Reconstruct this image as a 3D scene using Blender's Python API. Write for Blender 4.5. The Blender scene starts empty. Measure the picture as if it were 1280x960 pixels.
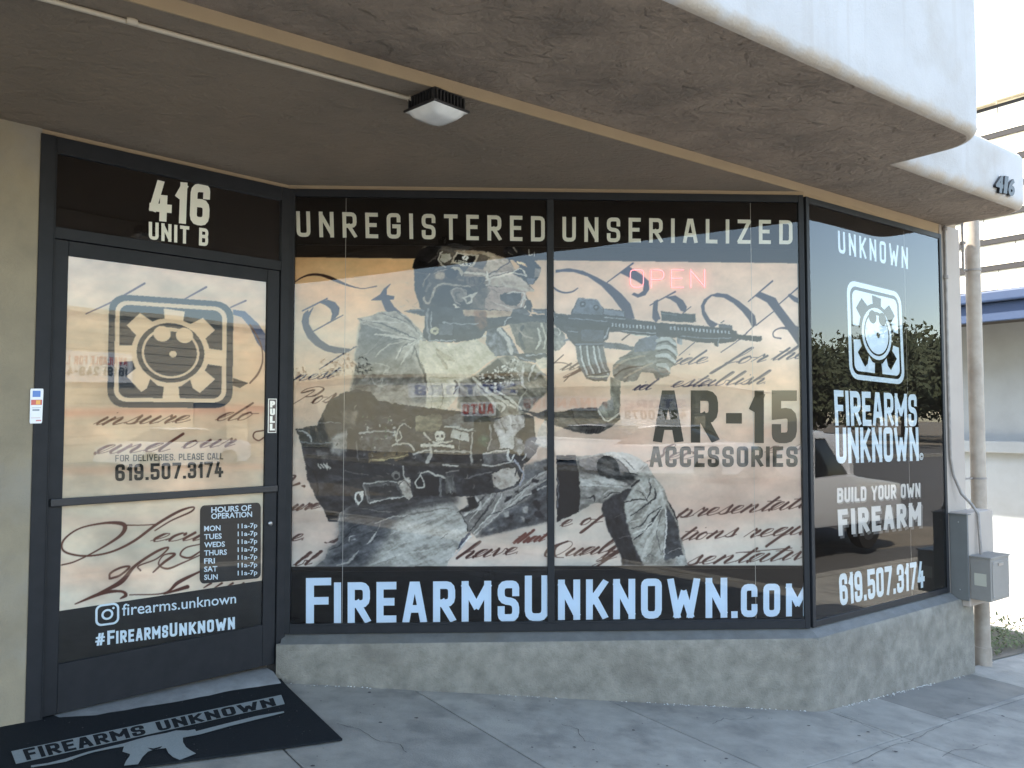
import bpy, bmesh, math, random
import numpy as np
from mathutils import Vector, Matrix
R = math.radians
random.seed(7); rng = np.random.default_rng(7)
SC = bpy.context.scene; COL = SC.collection

# ---------------------------------------------------------------- camera, sky, sun, exposure
HC = 1.43; PITCH = math.atan(0.046)
cam = bpy.data.objects.new('camera', bpy.data.cameras.new('camera')); COL.objects.link(cam)
cam.location = (0, 0, HC); cam.rotation_euler = (R(90) + PITCH, 0, 0)
cam.data.sensor_width = 36; cam.data.lens = 36 * 1000 / 1280
cam.data.clip_start = 0.05; cam.data.clip_end = 3000
SC.camera = cam
PA = R(53.8)
P = np.array([math.sin(PA), math.cos(PA), 0.]); N = np.array([P[1], -P[0], 0.])   # along the shop front / towards the street
SUN = Vector(tuple(-(P * .54 + N * .45))) + Vector((0, 0, 1)); SUN.normalize()
world = bpy.data.worlds.new('World'); SC.world = world; world.use_nodes = True
nt = world.node_tree; nt.nodes.clear()
sky = nt.nodes.new('ShaderNodeTexSky'); sky.sky_type = 'NISHITA'; sky.sun_disc = False
sky.sun_elevation = math.asin(SUN.z); sky.sun_rotation = math.atan2(SUN.x, SUN.y)
sky.air_density = 1.1; sky.dust_density = 1.1; sky.ozone_density = .9
bg = nt.nodes.new('ShaderNodeBackground'); bg.inputs[1].default_value = 0.15
wo = nt.nodes.new('ShaderNodeOutputWorld')
wb = nt.nodes.new('ShaderNodeMix'); wb.data_type = 'RGBA'; wb.blend_type = 'MULTIPLY'; wb.inputs[0].default_value = 1; wb.inputs[7].default_value = (1.06, .985, .90, 1)   # camera white balance
nt.links.new(sky.outputs[0], wb.inputs[6]); nt.links.new(wb.outputs[2], bg.inputs[0]); nt.links.new(bg.outputs[0], wo.inputs[0])
sl = bpy.data.lights.new('sun', 'SUN'); sl.energy = 3.6; sl.angle = R(.53); sl.color = (1, .93, .82)
so = bpy.data.objects.new('sun', sl); COL.objects.link(so)
so.rotation_euler = SUN.to_track_quat('Z', 'Y').to_euler()
SC.view_settings.view_transform = 'Standard'; SC.view_settings.look = 'None'
SC.view_settings.exposure = 2.75; SC.view_settings.gamma = 1

# ---------------------------------------------------------------- measuring
B0 = np.array([1.66282728, 4.52606558, 0.])            # corner between the wide window and the side window
O = np.array([0, 0, HC])
def ray(x, y):
    u = (x - 640) / 1000; v = -(y - 480) / 1000
    return np.array([u, math.cos(PITCH) - math.sin(PITCH) * v, math.sin(PITCH) + math.cos(PITCH) * v])
def atZ(x, y, Z): d = ray(x, y); return O + d * ((Z - HC) / d[2])
def project(pts):
    q = np.asarray(pts) - O; c, s = math.cos(PITCH), math.sin(PITCH)
    dep = q[:, 1] * c + q[:, 2] * s; up = -q[:, 1] * s + q[:, 2] * c
    return 640 + 1000 * q[:, 0] / dep, 480 - 1000 * up / dep
def W(p, n, z=0.): return B0 + P * p + N * n + np.array([0, 0, z])
class Pl:                                                # a wall plane: u along it, z up, off = outwards
    def __init__(s, o, e):
        s.o = np.array([o[0], o[1], 0.]); d = np.array([e[0] - o[0], e[1] - o[1], 0.]); s.L = np.linalg.norm(d)
        s.d = d / s.L; s.n = np.array([s.d[1], -s.d[0], 0.])
    def uz(s, x, y, off=0.):
        r = ray(x, y); t = np.dot(s.n, s.o + s.n * off - O) / np.dot(s.n, r); q = O + r * t
        return float(np.dot(q - s.o, s.d)), float(q[2])
    def pt(s, u, z, off=0.): return s.o + s.d * u + s.n * off + np.array([0, 0, z])
AC = (-1.24290566, 4.4); DC = (-2.1187112, 3.53526348); CC = (2.90033973 , 5.43930651)
W1 = Pl(DC, AC); W2 = Pl(AC, B0); W3 = Pl(B0, W(1.6, 0)); FR = Pl(B0, W(1., 0))
def gz(x, y):
    x0, y0 = x, y
    x = min(max(x, -5.), 7.); y = min(max(y, -3), 7.)
    z = .035 - .066 * (x + 1.256) - .021 * (y - 4.4)
    n = (x0 - B0[0]) * N[0] + (y0 - B0[1]) * N[1]; p = (x0 - B0[0]) * P[0] + (y0 - B0[1]) * P[1]
    t = min(max((n - 3.) / 6., 0), 1); t = t * t * (3 - 2 * t)
    return z * (1 - t) + (-.03 - .006 * min(max(p, -20), 20)) * t
def G(p, n, dz=0.): w = W(p, n); w[2] = gz(w[0], w[1]) + dz; return w
def gpt(x, y, dz=0.):
    r = ray(x, y); c = .035 + dz - .066 * 1.256 + .021 * 4.4
    t = (c - HC) / (r[2] + .066 * r[0] + .021 * r[1]); return O + r * t

# ---------------------------------------------------------------- mesh helpers
class MB:
    def __init__(s): s.v = []; s.f = []
    def add(s, vs, fs):
        k = len(s.v); s.v += [tuple(float(c) for c in v) for v in vs]; s.f += [tuple(i + k for i in f) for f in fs]; return s
    def hexa(s, c):                                     # 8 corners: bottom 4 ccw, top 4 ccw
        return s.add(c, [(3, 2, 1, 0), (4, 5, 6, 7), (0, 1, 5, 4), (1, 2, 6, 5), (2, 3, 7, 6), (3, 0, 4, 7)])
    def pbox(s, pl, u0, u1, z0, z1, d0, d1):
        c = [pl.pt(u, z, d) for z in (z0, z1) for u, d in ((u0, d0), (u0, d1), (u1, d1), (u1, d0))]
        return s.hexa([c[i] for i in (0, 1, 2, 3, 4, 5, 6, 7)])
    def wbox(s, p0, p1, n0, n1, z0, z1):
        return s.hexa([W(p, n, z) for z in (z0, z1) for p, n in ((p0, n0), (p0, n1), (p1, n1), (p1, n0))])
    def prism(s, poly, z0, z1):                          # poly: world xy list
        k = len(poly); vs = [(a[0], a[1], z0) for a in poly] + [(a[0], a[1], z1) for a in poly]
        return s.add(vs, [tuple(range(k))[::-1], tuple(range(k, 2 * k))] + [(i, (i + 1) % k, k + (i + 1) % k, k + i) for i in range(k)])
    def tube(s, pts, r, seg=10, caps=True):
        pts = [Vector([float(c) for c in q]) for q in pts]; rings = []
        for i, q in enumerate(pts):
            t = (pts[min(i + 1, len(pts) - 1)] - pts[max(i - 1, 0)]).normalized()
            a = t.orthogonal().normalized() if i == 0 else (a - t * a.dot(t)).normalized()
            b = t.cross(a); rr = r[i] if isinstance(r, (list, tuple)) else r
            rings.append([q + (a * math.cos(2 * math.pi * j / seg) + b * math.sin(2 * math.pi * j / seg)) * rr for j in range(seg)])
        k = len(rings); vs = [v for g in rings for v in g]
        fs = [(i * seg + j, i * seg + (j + 1) % seg, (i + 1) * seg + (j + 1) % seg, (i + 1) * seg + j) for i in range(k - 1) for j in range(seg)]
        if caps: fs += [tuple(range(seg))[::-1], tuple((k - 1) * seg + j for j in range(seg))]
        return s.add(vs, fs)
    def lathe(s, c, prof, seg=16, ax=(0, 0, 1)):         # prof: (r, h)
        ax = Vector(ax).normalized(); a = ax.orthogonal().normalized(); b = ax.cross(a); c = Vector([float(t) for t in c])
        vs = [c + ax * h + (a * math.cos(2 * math.pi * j / seg) + b * math.sin(2 * math.pi * j / seg)) * r for r, h in prof for j in range(seg)]
        k = len(prof)
        return s.add(vs, [(i * seg + j, i * seg + (j + 1) % seg, (i + 1) * seg + (j + 1) % seg, (i + 1) * seg + j) for i in range(k - 1) for j in range(seg)]
                     + [tuple(range(seg))[::-1], tuple((k - 1) * seg + j for j in range(seg))])
    def build(s, name, mat, parent=None, bevel=0, smooth=False, label=None, seg=2):
        me = bpy.data.meshes.new(name); me.from_pydata(s.v, [], s.f); me.update()
        me.materials.append(mat)
        if bevel or True:
            bm = bmesh.new(); bm.from_mesh(me); bmesh.ops.recalc_face_normals(bm, faces=bm.faces)
            if bevel: bmesh.ops.bevel(bm, geom=[e for e in bm.edges if len(e.link_faces) == 2 and e.calc_face_angle(0) > .6], offset=bevel, segments=seg, profile=.6, affect='EDGES', clamp_overlap=True)
            bm.to_mesh(me); bm.free()
        if smooth:
            for f in me.polygons: f.use_smooth = True
            me.set_sharp_from_angle(angle=R(40))
        o = bpy.data.objects.new(name, me); COL.objects.link(o)
        if parent: o.parent = parent
        if label: o['label'] = label
        return o
def tag(o, label=None, cat=None, group=None, kind=None):
    if label: o['label'] = label
    if cat: o['category'] = cat
    if group: o['group'] = group
    if kind: o['kind'] = kind
    return o
def thing(name, label, cat, group=None, loc=(0, 0, 0)):
    o = bpy.data.objects.new(name, None); COL.objects.link(o); o.location = loc; return tag(o, label, cat, group)
def part_empty(name, parent, label=None):
    o = bpy.data.objects.new(name, None); COL.objects.link(o); o.parent = parent
    if label: o['label'] = label
    return o

# ---------------------------------------------------------------- materials
def mat(name, col, rough=.6, metal=0., spec=.5, coat=0.):
    m = bpy.data.materials.new(name); m.use_nodes = True; b = m.node_tree.nodes['Principled BSDF']
    b.inputs['Base Color'].default_value = (*col, 1); b.inputs['Roughness'].default_value = rough
    b.inputs['Metallic'].default_value = metal; b.inputs['Specular IOR Level'].default_value = spec
    b.inputs['Coat Weight'].default_value = coat; b.inputs['Coat Roughness'].default_value = .05
    return m
def grain(m, c2, scale=6., amt=.5, bump=.3, bscale=60., dist=.01, detail=8, c3=None, s3=1.2, rot=None, stretch=None, lo=.35, hi=.7, world_sp=True):
    """two-tone noise colour and bump on an existing material"""
    nt = m.node_tree; b = nt.nodes['Principled BSDF']; L = nt.links
    g = nt.nodes.new('ShaderNodeNewGeometry'); mp = nt.nodes.new('ShaderNodeMapping'); L.new(g.outputs['Position'], mp.inputs[0])
    if stretch: mp.inputs['Scale'].default_value = stretch
    if rot: mp.inputs['Rotation'].default_value = rot
    base = tuple(b.inputs['Base Color'].default_value)
    def noise(sc, de=detail, ro=.6):
        n = nt.nodes.new('ShaderNodeTexNoise'); n.inputs['Scale'].default_value = sc; n.inputs['Detail'].default_value = de; n.inputs['Roughness'].default_value = ro
        L.new(mp.outputs[0], n.inputs['Vector']); return n
    n = noise(scale); r = nt.nodes.new('ShaderNodeMapRange'); r.inputs[1].default_value = lo; r.inputs[2].default_value = hi; r.inputs[4].default_value = amt
    L.new(n.outputs[0], r.inputs[0])
    mx = nt.nodes.new('ShaderNodeMix'); mx.data_type = 'RGBA'; mx.inputs[6].default_value = base; mx.inputs[7].default_value = (*c2, 1)
    L.new(r.outputs[0], mx.inputs[0]); out = mx.outputs[2]
    if c3:
        n3 = noise(s3, 5); r3 = nt.nodes.new('ShaderNodeMapRange'); r3.inputs[1].default_value = .5; r3.inputs[2].default_value = .72; r3.inputs[4].default_value = .8
        L.new(n3.outputs[0], r3.inputs[0]); m3 = nt.nodes.new('ShaderNodeMix'); m3.data_type = 'RGBA'; m3.inputs[7].default_value = (*c3, 1)
        L.new(r3.outputs[0], m3.inputs[0]); L.new(out, m3.inputs[6]); out = m3.outputs[2]
    L.new(out, b.inputs['Base Color'])
    if bump:
        nb = noise(bscale, 6, .65); bp = nt.nodes.new('ShaderNodeBump'); bp.inputs['Strength'].default_value = bump; bp.inputs['Distance'].default_value = dist
        L.new(nb.outputs[0], bp.inputs['Height']); L.new(bp.outputs[0], b.inputs['Normal'])
    return m
def trowel(m, strength=.5, dist=.012, scale=5.):
    """stucco swept by a trowel: stretched ridges over the fine grain"""
    nt = m.node_tree; L = nt.links; b = nt.nodes['Principled BSDF']
    g = nt.nodes.new('ShaderNodeNewGeometry')
    prev = b.inputs['Normal'].links[0].from_socket if b.inputs['Normal'].links else None
    for k, (rz, sc, lo) in enumerate(((.5, scale, .5), (-.9, scale * 1.7, .55), (1.7, scale * .8, .56))):
        mp = nt.nodes.new('ShaderNodeMapping'); mp.inputs['Rotation'].default_value = (.2, .3, rz); mp.inputs['Scale'].default_value = (1, 1.9, 1.5)
        mp.inputs['Location'].default_value = (k * 3.1, k, 0)
        L.new(g.outputs['Position'], mp.inputs[0])
        n = nt.nodes.new('ShaderNodeTexNoise'); n.inputs['Scale'].default_value = sc; n.inputs['Detail'].default_value = 5; n.inputs['Distortion'].default_value = 1.2
        L.new(mp.outputs[0], n.inputs['Vector'])
        cr = nt.nodes.new('ShaderNodeMapRange'); cr.inputs[1].default_value = lo + .05; cr.inputs[2].default_value = lo + .11
        L.new(n.outputs[0], cr.inputs[0])
        bp = nt.nodes.new('ShaderNodeBump'); bp.inputs['Strength'].default_value = strength; bp.inputs['Distance'].default_value = dist * (1 - .25 * k)
        L.new(cr.outputs[0], bp.inputs['Height'])
        if prev: L.new(prev, bp.inputs['Normal'])
        prev = bp.outputs[0]
    L.new(prev, b.inputs['Normal']); return m
M = {}
M['soffit'] = trowel(grain(mat('soffit_stucco', (.235, .185, .135), .85), (.185, .148, .11), 3., .8, 1., 30, .012, c3=(.172, .142, .11), s3=1.3), .5, .009, 4.)
M['soffit_out'] = trowel(grain(mat('canopy_soffit_stucco', (.30, .237, .18), .85), (.195, .155, .12), 3.4, .9, 1.0, 24, .022, c3=(.15, .122, .097), s3=2.6), .65, .014, 3.4)
M['tan'] = grain(mat('tan_stucco', (0.344, 0.258, 0.160), .85), (0.287, 0.217, 0.139), 4., .7, .35, 120, .004)
M['pier'] = grain(mat('pier_stucco', (0.281, 0.238, 0.162), .85), (0.204, 0.174, 0.123), 5., .8, .5, 110, .005, c3=(0.255, 0.238, 0.204), s3=2.)
M['pilaster'] = grain(mat('painted_pilaster', (0.345, 0.300, 0.255), .75), (0.292, 0.255, 0.217), 3., .6, .25, 90, .004, c3=(0.315, 0.270, 0.232), s3=3.)
M['white'] = grain(mat('white_painted_stucco', (0.429, 0.425, 0.421), .8), (0.359, 0.347, 0.335), 2.2, .8, .5, 90, .006, c3=(0.335, 0.308, 0.273), s3=2.6)
M['base'] = trowel(grain(mat('base_stucco', (.235, .222, .185), .9), (.135, .127, .106), 12., .95, .9, 110, .006, c3=(.125, .115, .095), s3=3.4), .22, .005, 9.)
M['sill'] = grain(mat('grey_sill_paint', (.125, .128, .122), .6), (.085, .088, .084), 14., .9, .5, 90, .005, c3=(.10, .095, .08), s3=4.)
M['frame'] = grain(mat('dark_aluminium', (.013, .0145, .017), .5, .0, .22), (.022, .023, .026), 14., .6, .08, 300, .001)
M['door_panel'] = grain(mat('dark_door_panel', (.010, .009, .009), .45, 0, .25), (.024, .023, .023), 10., .6, .08, 200, .001)
M['black_print'] = grain(mat('black_film', (.014, .0105, .009), .7, 0, 0), (.018, .014, .012), 3., .5, 0)
M['cream_print'] = mat('cream_lettering', (.86, .83, .73), .7, 0, 0)
M['sky_print'] = mat('pale_blue_lettering', (.70, .82, .98), .7, 0, 0)
M['ice_print'] = mat('ice_white_lettering', (.78, .88, .97), .7, 0, 0)
M['grey_print'] = mat('silver_lettering', (.74, .72, .71), .7, 0, 0)
M['greyshadow_print'] = mat('grey_drop_shadow', (.17, .165, .165), .7, 0, 0)
M['dark_print'] = mat('charcoal_lettering', (.035, .033, .028), .7, 0, 0)
M['dark_print2'] = mat('faded_charcoal_lettering', (.075, .068, .052), .7, 0, 0)
M['board'] = mat('hours_board', (.045, .040, .036), .7, 0, 0)
for k_, f_ in (('conc', 1.), ('conc_b', .86), ('conc_c', 1.1)): M[k_] = grain(mat('sidewalk_' + k_, (.285 * f_, .272 * f_, .235 * f_), .85), (.185 * f_, .18 * f_, .16 * f_), 6., .95, .7, 110, .005, c3=(.135, .13, .118), s3=2.6 + f_)
M['conc2'] = grain(mat('patched_concrete', (.20, .188, .162), .85), (.145, .138, .12), 6., .9, .6, 120, .004, c3=(.12, .115, .10), s3=3.)
M['thresh'] = grain(mat('threshold_concrete', (0.205, 0.214, 0.214), .8), (0.124, 0.130, 0.130), 9., .9, .6, 90, .006, c3=(0.124, 0.124, 0.124), s3=4.)
M['asphalt'] = grain(mat('asphalt', (.06, .059, .057), .9), (.08, .078, .074), 5., .9, .5, 150, .006)
M['lot'] = grain(mat('pale_lot_concrete', (.42, .385, .32), .9), (.37, .34, .29), 3., .7, .3, 60, .003, c3=(.33, .30, .25), s3=1.2)
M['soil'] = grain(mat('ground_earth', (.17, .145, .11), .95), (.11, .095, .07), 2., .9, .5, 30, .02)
M['gap'] = mat('joint_dirt', (.035, .033, .03), .95)
M['black'] = mat('black_metal', (.014, .014, .016), .45)
M['grey_box'] = grain(mat('grey_box_paint', (0.188, 0.180, 0.164), .5), (0.144, 0.136, 0.124), 8., .6, .1, 80, .003)
M['greybox_dark'] = grain(mat('slate_box_paint', (0.112, 0.116, 0.112), .55), (0.088, 0.092, 0.088), 8., .6, .1, 80, .003)
M['pipe'] = grain(mat('painted_pipe', (.34, .295, .24), .55), (.25, .21, .17), 9., .9, .15, 80, .003, c3=(.2, .16, .12), s3=5.)
M['conduit'] = mat('tan_conduit', (0.425, 0.374, 0.297), .5)
M['conduit_dk'] = grain(mat('grey_conduit', (.24, .22, .20), .5), (.12, .10, .09), 20., .7, 0)
M['lens'] = grain(mat('frosted_lens', (.74, .74, .72), .22, 0, .6, .5), (.6, .6, .58), 20., .6, .15, 120, .002)
M['shake'] = grain(mat('cream_roof_shake', (.74, .67, .52), .85), (.64, .57, .44), 8., .7, .3, 60, .004, stretch=(1, 1, .3))
M['shake_shadow_core'] = mat('shake_shadow_and_core', (.022, .02, .019), .9)  # near-black for painted shadow lines below the shakes, also the core behind
M['blue'] = grain(mat('blue_trim_paint', (0.013, 0.032, 0.077), .6), (0.010, 0.025, 0.063), 4., .6, .1, 60, .003)
M['nwall'] = grain(mat('neighbour_wall_paint', (0.255, 0.276, 0.281), .8), (0.230, 0.246, 0.251), 2., .7, .25, 60, .004, c3=(0.204, 0.212, 0.208), s3=1.3)
M['mat_black'] = grain(mat('black_mat_pile', (.009, .011, .013), .95, 0, .15), (.018, .021, .024), 200., .8, .8, 500, .003)
M['mat_white'] = grain(mat('grey_mat_print', (0.255, 0.281, 0.272), .95, 0, .2), (0.178, 0.204, 0.212), 160., .8, .7, 500, .003)
M['silicone'] = mat('old_sealant', (.35, .33, .28), .7)
M['seam'] = mat('film_seam', (.50, .46, .42), .7, 0, 0)
M['weed'] = grain(mat('weed_leaf', (.07, .10, .035), .8), (.13, .13, .06), 30., .9, 0)
M['tree_leaf'] = grain(mat('tree_leaf', (0.033, 0.045, 0.018), .8), (0.054, 0.060, 0.027), 3., .9, 0)
M['bark'] = grain(mat('bark', (.10, .075, .055), .9), (.06, .045, .035), 12., .9, .6, 30, .02)
M['car_white'] = mat('white_car_paint', (.74, .75, .76), .3, 0, .5, .8)
M['car_silver'] = mat('silver_car_paint', (.45, .47, .48), .3, .5, .5, .8)
M['car_glass'] = mat('car_glass', (.012, .014, .016), .08, 0, .6)
M['rubber'] = mat('tyre_rubber', (.02, .02, .02), .85)
M['red_lamp'] = mat('red_tail_lamp', (.45, .02, .02), .2)
M['beige'] = grain(mat('beige_building', (.56, .48, .33), .85), (.50, .42, .29), 1.5, .7, .2, 20, .01)
M['cream'] = grain(mat('cream_building', (.62, .57, .42), .85), (.55, .50, .37), 1.5, .7, .2, 20, .01)
M['brownroof'] = grain(mat('brown_roof', (.15, .12, .10), .9), (.10, .08, .07), 3., .7, .3, 20, .02)
M['sign_white'] = mat('sign_white', (.72, .73, .74), .5)
M['sign_red'] = mat('sign_red', (.52, .035, .03), .5)
M['sign_blue'] = mat('sign_blue', (.04, .07, .30), .5)
M['win_dark'] = mat('far_window', (.13, .13, .12), .15, 0, .6)
M['chrome'] = mat('worn_metal', (.3, .3, .3), .35, .9)
def edge_dirt(m, z0, col):
    nt = m.node_tree; L = nt.links; b = nt.nodes['Principled BSDF']; src = b.inputs['Base Color'].links[0].from_socket
    g = nt.nodes.new('ShaderNodeNewGeometry'); sp = nt.nodes.new('ShaderNodeSeparateXYZ'); L.new(g.outputs['Position'], sp.inputs[0])
    n = nt.nodes.new('ShaderNodeTexNoise'); n.inputs['Scale'].default_value = 9; n.inputs['Detail'].default_value = 6; L.new(g.outputs['Position'], n.inputs['Vector'])
    a = nt.nodes.new('ShaderNodeMath'); a.operation = 'MULTIPLY_ADD'; a.inputs[1].default_value = .16; L.new(n.outputs[0], a.inputs[0]); a.inputs[2].default_value = z0 - .055
    r = nt.nodes.new('ShaderNodeMath'); r.operation = 'SUBTRACT'; L.new(a.outputs[0], r.inputs[0]); L.new(sp.outputs[2], r.inputs[1])
    k = nt.nodes.new('ShaderNodeMapRange'); k.inputs[1].default_value = -.02; k.inputs[2].default_value = .025; k.inputs[4].default_value = .6; L.new(r.outputs[0], k.inputs[0])
    mx = nt.nodes.new('ShaderNodeMix'); mx.data_type = 'RGBA'; mx.inputs[7].default_value = (*col, 1); L.new(k.outputs[0], mx.inputs[0]); L.new(src, mx.inputs[6])
    mp = nt.nodes.new('ShaderNodeMapping'); mp.inputs['Scale'].default_value = (14, 14, .9); L.new(g.outputs['Position'], mp.inputs[0])
    n2 = nt.nodes.new('ShaderNodeTexNoise'); n2.inputs['Scale'].default_value = 1; n2.inputs['Detail'].default_value = 4; L.new(mp.outputs[0], n2.inputs['Vector'])
    k2 = nt.nodes.new('ShaderNodeMapRange'); k2.inputs[1].default_value = .56; k2.inputs[2].default_value = .74; k2.inputs[4].default_value = .35; L.new(n2.outputs[0], k2.inputs[0])
    m2 = nt.nodes.new('ShaderNodeMix'); m2.data_type = 'RGBA'; m2.inputs[7].default_value = (.33, .30, .265, 1); L.new(k2.outputs[0], m2.inputs[0]); L.new(mx.outputs[2], m2.inputs[6])
    L.new(m2.outputs[2], b.inputs['Base Color']); return m
edge_dirt(M['white'], 2.79, (.36, .285, .20))
def glass_mat():
    m = bpy.data.materials.new('window_glass'); m.use_nodes = True; nt = m.node_tree; nt.nodes.clear(); L = nt.links
    f = nt.nodes.new('ShaderNodeFresnel'); f.inputs[0].default_value = 1.62
    t = nt.nodes.new('ShaderNodeBsdfTransparent'); t.inputs[0].default_value = (.965, .98, .97, 1)
    g = nt.nodes.new('ShaderNodeBsdfGlossy'); g.inputs['Roughness'].default_value = .0
    tc = nt.nodes.new('ShaderNodeNewGeometry'); n = nt.nodes.new('ShaderNodeTexNoise'); n.inputs['Scale'].default_value = 1.6; n.inputs['Detail'].default_value = 1
    L.new(tc.outputs['Position'], n.inputs['Vector']); b = nt.nodes.new('ShaderNodeBump'); b.inputs['Strength'].default_value = .25; b.inputs['Distance'].default_value = .006
    L.new(n.outputs[0], b.inputs['Height']); L.new(b.outputs[0], g.inputs['Normal'])
    mx = nt.nodes.new('ShaderNodeMixShader'); o = nt.nodes.new('ShaderNodeOutputMaterial')
    L.new(f.outputs[0], mx.inputs[0]); L.new(t.outputs[0], mx.inputs[1]); L.new(g.outputs[0], mx.inputs[2]); L.new(mx.outputs[0], o.inputs[0])
    return m
M['glass'] = glass_mat()
def print_mat():
    m = mat('printed_film', (.5, .5, .5), .7, 0, 0); a = m.node_tree.nodes.new('ShaderNodeAttribute'); a.attribute_name = 'print'
    m.node_tree.links.new(a.outputs['Color'], m.node_tree.nodes['Principled BSDF'].inputs['Base Color']); return m
M['print'] = print_mat()
def emit(name, c, s):
    m = bpy.data.materials.new(name); m.use_nodes = True; nt = m.node_tree; nt.nodes.clear()
    e = nt.nodes.new('ShaderNodeEmission'); e.inputs[0].default_value = (*c, 1); e.inputs[1].default_value = s
    o = nt.nodes.new('ShaderNodeOutputMaterial'); nt.links.new(e.outputs[0], o.inputs[0]); return m
M['neon'] = emit('pink_neon', (1, .25, .27), .36)

# ---------------------------------------------------------------- stroke lettering
r_ = 1
GL = {
 'A': (.62, [[(0, 0), (.38, 1), (.62, 1), (1, 0)], [(.14, .30), (.86, .30)]]), 'B': (.58, [[(0, 0), (0, 1), (1, 1, 1), (1, .54, 1), (0, .54)], [(.0, 0), (1, 0, 1), (1, .54, 1), (.3, .54)]]),
 'C': (.56, [[(1, .76), (1, 1, 1), (0, 1, 1), (0, 0, 1), (1, 0, 1), (1, .24)]]), 'D': (.58, [[(0, 0), (0, 1), (1, 1, 1), (1, 0, 1), (0, 0)]]),
 'E': (.52, [[(1, 1), (0, 1), (0, 0), (1, 0)], [(0, .52), (.85, .52)]]), 'F': (.52, [[(1, 1), (0, 1), (0, 0)], [(0, .50), (.85, .50)]]),
 'G': (.57, [[(1, .76), (1, 1, 1), (0, 1, 1), (0, 0, 1), (1, 0, 1), (1, .48), (.55, .48)]]), 'H': (.58, [[(0, 0), (0, 1)], [(1, 0), (1, 1)], [(0, .5), (1, .5)]]),
 'I': (.0, [[(0, 0), (0, 1)]]), 'J': (.5, [[(1, 1), (1, 0, 1), (0, 0, 1), (0, .25)]]), 'K': (.58, [[(0, 0), (0, 1)], [(1, 1), (.1, .42)], [(.3, .58), (1, 0)]]),
 'L': (.50, [[(0, 1), (0, 0), (1, 0)]]), 'M': (.78, [[(0, 0), (0, 1)], [(.02, .94), (.46, .40)], [(.54, .40), (.98, .94)], [(1, 1), (1, 0)]]), 'N': (.60, [[(0, 0), (0, 1)], [(.04, .92), (.96, .08)], [(1, 0), (1, 1)]]),
 'O': (.57, [[(.5, 1), (0, 1, 1), (0, 0, 1), (1, 0, 1), (1, 1, 1), (.5, 1)]]), 'P': (.56, [[(0, 0), (0, 1), (1, 1, 1), (1, .44, 1), (0, .44)]]),
 'Q': (.57, [[(.5, 1), (0, 1, 1), (0, 0, 1), (1, 0, 1), (1, 1, 1), (.5, 1)], [(.6, .25), (1, 0)]]), 'R': (.58, [[(0, 0), (0, 1), (1, 1, 1), (1, .46, 1), (0, .46)], [(.42, .46), (1, 0)]]),
 'S': (.57, [[(1, .76), (1, 1, 1), (0, 1, 1), (0, .53, 1), (1, .47, 1), (1, 0, 1), (0, 0, 1), (0, .24)]]), 'T': (.56, [[(0, 1), (1, 1)], [(.5, .95), (.5, 0)]]),
 'U': (.57, [[(0, 1), (0, 0, 1), (1, 0, 1), (1, 1)]]), 'V': (.62, [[(0, 1), (.5, 0)], [(.5, 0), (1, 1)]]), 'W': (.88, [[(0, 1), (.24, 0)], [(.24, 0), (.48, .62)], [(.52, .62), (.76, 0)], [(.76, 0), (1, 1)]]),
 'X': (.6, [[(0, 1), (1, 0)], [(0, 0), (1, 1)]]), 'Y': (.60, [[(0, 1), (.5, .45), (1, 1)], [(.5, .5), (.5, 0)]]), 'Z': (.56, [[(0, 1), (1, 1)], [(1, .96), (0, .04)], [(0, 0), (1, 0)]]),
 '0': (.54, [[(.5, 1), (0, 1, 1), (0, 0, 1), (1, 0, 1), (1, 1, 1), (.5, 1)]]), '1': (.30, [[(.1, .74), (1, .97)], [(1, 1), (1, 0)]]), '2': (.54, [[(0, .76), (0, 1, 1), (1, 1, 1), (1, .6), (0, .1), (0, 0), (1, 0)]]),
 '3': (.54, [[(0, .8), (0, 1, 1), (1, 1, 1), (1, .52, 1), (.35, .52)], [(.35, .52), (1, .52, 1), (1, 0, 1), (0, 0, 1), (0, .2)]]), '4': (.58, [[(.4, 1), (.02, .28)], [(0, .28), (1, .28)], [(.68, .55), (.68, 0)]]),
 '5': (.54, [[(1, 1), (0, 1), (0, .56), (1, .60, 1), (1, 0, 1), (0, 0, 1), (0, .2)]]), '6': (.54, [[(1, .8), (1, 1, 1), (0, 1, 1), (0, 0, 1), (1, 0, 1), (1, .54, 1), (0, .54)]]),
 '7': (.54, [[(0, 1), (1, 1)], [(1, .95), (.35, 0)]]), '9': (.54, [[(0, .2), (0, 0, 1), (1, 0, 1), (1, 1, 1), (0, 1, 1), (0, .46, 1), (1, .46)]]), '8': (.54, [[(.5, 1), (0, 1, 1), (0, 0, 1), (1, 0, 1), (1, 1, 1), (.5, 1)], [(0, .52), (1, .52)]]),
 '.': (.0, [[(0, 0.0), (0, 0.002)]]), '-': (.34, [[(0, .46), (1, .46)]]), '#': (.6, [[(.2, 0), (.45, 1)], [(.6, 0), (.85, 1)], [(0, .32), (.95, .32)], [(.08, .66), (1, .66)]]),
 '(': (.16, [[(1, 1), (0, .7), (0, .3), (1, 0)]]), ')': (.16, [[(0, 1), (1, .7), (1, .3), (0, 0)]]), ' ': (.3, []),
}
def round_path(pts, rad):
    out = []
    for i, q in enumerate(pts):
        if len(q) == 3 and 0 < i < len(pts) - 1:
            a = np.array(pts[i - 1][:2]); b = np.array(q[:2]); c = np.array(pts[i + 1][:2])
            la, lc = np.linalg.norm(a - b), np.linalg.norm(c - b); d = min(rad, la * .48, lc * .48)
            s, e = b + (a - b) / la * d, b + (c - b) / lc * d
            for t in (0, .33, .67, 1): out.append((1 - t) ** 2 * s + 2 * t * (1 - t) * (b * .9 + (s + e) * .05) + t * t * e)
        else: out.append(np.array(q[:2], float))
    return out
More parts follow.
